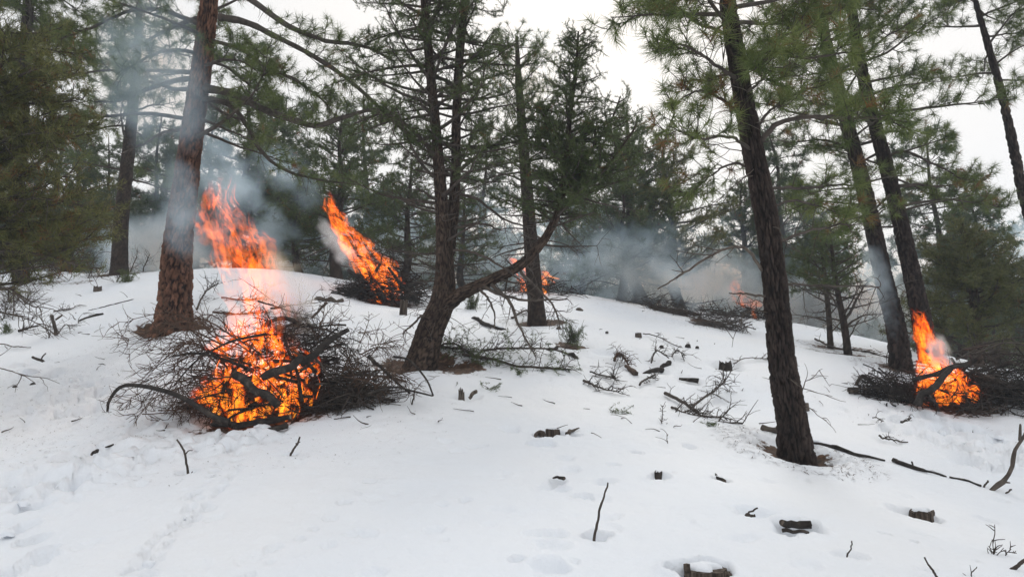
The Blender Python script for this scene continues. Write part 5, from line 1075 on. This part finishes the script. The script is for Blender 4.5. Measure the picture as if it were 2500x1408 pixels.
fallen('thin twigs at the uphill side of the plated pine', [(480, 760), (500, 735, .2), (530, 720, .3)], (5, 3), 739, 22, (.15, .5))
fallen('curved grey stick above the sapling stub', [(130, 765), (160, 758), (180, 752)], (4, 2), 741, 10, (.1, .3), mat='bark_dead')
fallen('dark twiggy mat beyond the black sprawled juniper twig', [(45, 812), (70, 806), (90, 802)], (8, 4), 743, 10, (.08, .25))
fallen('bare wand lying over a scrape of snow', [(0, 845), (40, 850), (75, 852)], (3, 2), 745, 2, (.05, .2), mat='bark_dead')
# seedlings and sprigs
for (px, py, h, n_, lb, tn, sz) in ((1395, 838, .5, 110, 'little dark juniper seedling on a patch of brown litter', (.05, .4), 1.0), (1150, 755, .6, 120, 'small grey green pine seedling behind the leaning stem', (.1, .5), 1.0), (1520, 1012, .06, 10, 'tiny green sprig lying on smooth snow', (.1, .5), .8), (1735, 1048, .05, 9, 'tiny needle sprig near the scarred pine', (.1, .4), .8), (1272, 912, .05, 14, 'flat snow dusted pine sprig below the green slash', (.1, .5), .9), (1206, 952, .04, 7, 'very small sprig by the splintered stub', (.1, .5), .7), (15, 812, .25, 30, 'dark tuft of juniper by the lowest bough', (.1, .5), 1.0), (310, 690, .35, 90, 'green shoots round the foot of the smoke veiled pine', (.4, .8), 1.1)):
    g = G(px, py); rs = np.random.default_rng(px); root = empty('conifer_seedling' if h > .2 else 'needle_sprig', g, lb, 'seedling' if h > .2 else 'sprig'); tb = Tubes(); cr = Crown()
    for q in range(max(3, n_//6)):
        e = nrm(np.array([rs.normal(0, .45), rs.normal(0, .45), 1 if h > .2 else .25])); l = h*rs.uniform(.5, 1.05) if h > .2 else rs.uniform(.08, .16)
        t = wander(rs, g+np.array([rs.normal(0, .05), rs.normal(0, .05), .01]), e, l, 5, .12); tb.add(t, np.linspace(.006, .002, 6), 4)
        for q2 in range(6): k_ = int(rs.integers(1, 6)); cr.add(t[k_]+rs.normal(0, .02, 3), nrm(e+rs.normal(0, .5, 3)), sz*rs.uniform(.7, 1.1), rs.uniform(*tn))
    tb.build('stem', M['bark_twig'], root, g); cr.build('piny', M['needle_piny'], root, g, rs, 26, 1.0, 'needles')['kind'] = 'stuff'
# clods of kicked-up snow
for q, (px, py, s_) in enumerate([(365, 1386, 34), (20, 1305, 30), (75, 912, 36), (293, 1392, 9), (452, 1268, 9), (500, 1220, 8), (362, 1296, 10), (285, 1278, 5), (395, 1335, 10), (60, 1232, 26), (510, 940, 26), (130, 1150, 16), (640, 1052, 44), (2300, 1060, 20), (2400, 1110, 26), (2350, 1085, 16), (2440, 1070, 18), (180, 935, 26), (215, 1185, 16), (30, 1190, 14), (330, 1135, 15)]):
    b_ = G(px, py); r_ = s_*.5*depth(b_)/FPX; rs = np.random.default_rng(800+q); th = np.arange(14)*2*PI/14
    V = [np.stack([r_*f*np.cos(th)*(1+rs.normal(0, .13, 14)), .8*r_*f*np.sin(th)*(1+rs.normal(0, .13, 14)), np.full(14, z*r_)+rs.normal(0, .07*r_, 14)], -1) for f, z in ((1.0, -.3), (1.0, .2), (.85, .55), (.45, .72))]
    F = np.concatenate([np.stack([k_*14+np.arange(14), k_*14+(np.arange(14)+1) % 14, (k_+1)*14+(np.arange(14)+1) % 14, (k_+1)*14+np.arange(14)], -1) for k_ in range(3)])
    o = mesh_np('snow_clod', np.vstack(V+[[[0, 0, .75*r_]]]), [F, np.stack([42+np.arange(14), 42+(np.arange(14)+1) % 14, np.full(14, 56)], -1)], M['snow']); o.location = b_.tolist()
    tag(o, {0: 'largest rounded snow clod at the end of the small animal tracks', 1: 'flat-topped snow clod lying alone on smooth snow', 2: 'big blocky snow clod near the angled black stick', 12: 'snow lump against the lower logs of the nearer pile'}.get(q, 'small broken clod of kicked-up snow on the slope'), 'snow clod', 'snow clods on the slope')
# needle and bark litter sprinkled over the snow and thick under the trees
rl = np.random.default_rng(1234); tb = []
def litter(cx, cy, rad, n, lmax=.05):
    a = rl.uniform(0, 6.283, n); r = rad*np.sqrt(rl.uniform(0, 1, n)); x = cx+r*np.cos(a); y = cy+r*np.sin(a); z = GZ(x, y)+.006; b = rl.uniform(0, 6.283, n); l = rl.uniform(.012, lmax, n); w_ = rl.uniform(.002, .006, n)
    d = np.stack([np.cos(b)*l, np.sin(b)*l, rl.normal(0, .15, n)*l], -1); s = np.stack([-np.sin(b)*w_, np.cos(b)*w_, np.zeros(n)], -1); p = np.stack([x, y, z], -1)
    tb.append(np.stack([p-s, p+s, p+d], 1))
for k_ in ('old', 'twin', 'mid', 'slim', 'sap_a', 'sap_b', 'pair_a', 'ridge'): litter(TREEBASE[k_][0], TREEBASE[k_][1], .9, 1300, .12)
for (px, py, rad, n_) in ((250, 950, 2.6, 2600), (100, 1020, 2.2, 1600), (500, 900, 2.0, 600), (690, 1040, 2.2, 900), (940, 760, 2.0, 500), (1130, 893, .7, 900), (1340, 787, .6, 500), (2300, 1010, 2.0, 700), (1500, 860, 3, 600), (2080, 860, 1.6, 1500), (1650, 770, 2.2, 1600)):
    g = G(px, py); litter(g[0], g[1], rad, n_)
tw_ = Tubes()
for q in range(240):                          # broken twig ends scattered over the middle slope
    g = G(rl.uniform(0, 2500), rl.uniform(790, 1060) if q % 3 else rl.uniform(720, 820)); e = nrm(np.array([rl.normal(), rl.normal(), rl.uniform(-.1, .5)])); l = rl.uniform(.06, .32)
    t = wander(rl, g+np.array([0, 0, .005]), e, l, 5, .2, -.3); t[:, 2] = np.maximum(t[:, 2], zbase(t[:, 0], t[:, 1])+.004); tw_.add(t, np.linspace(rl.uniform(.004, .010), .002, 6), 4)
tl = tw_.build('twig_litter', M['bark_twig']); tag(tl, 'broken twig ends scattered over the middle of the snowy slope', 'litter', None, 'stuff')
Vl = np.concatenate(tb).reshape(-1, 3)
lt = mesh_np('needle_litter', Vl, [np.arange(len(Vl)).reshape(-1, 3)], M['twig_red'], None, None, False); tag(lt, 'fallen needles and bark flecks sprinkled over the snow', 'litter', None, 'stuff')
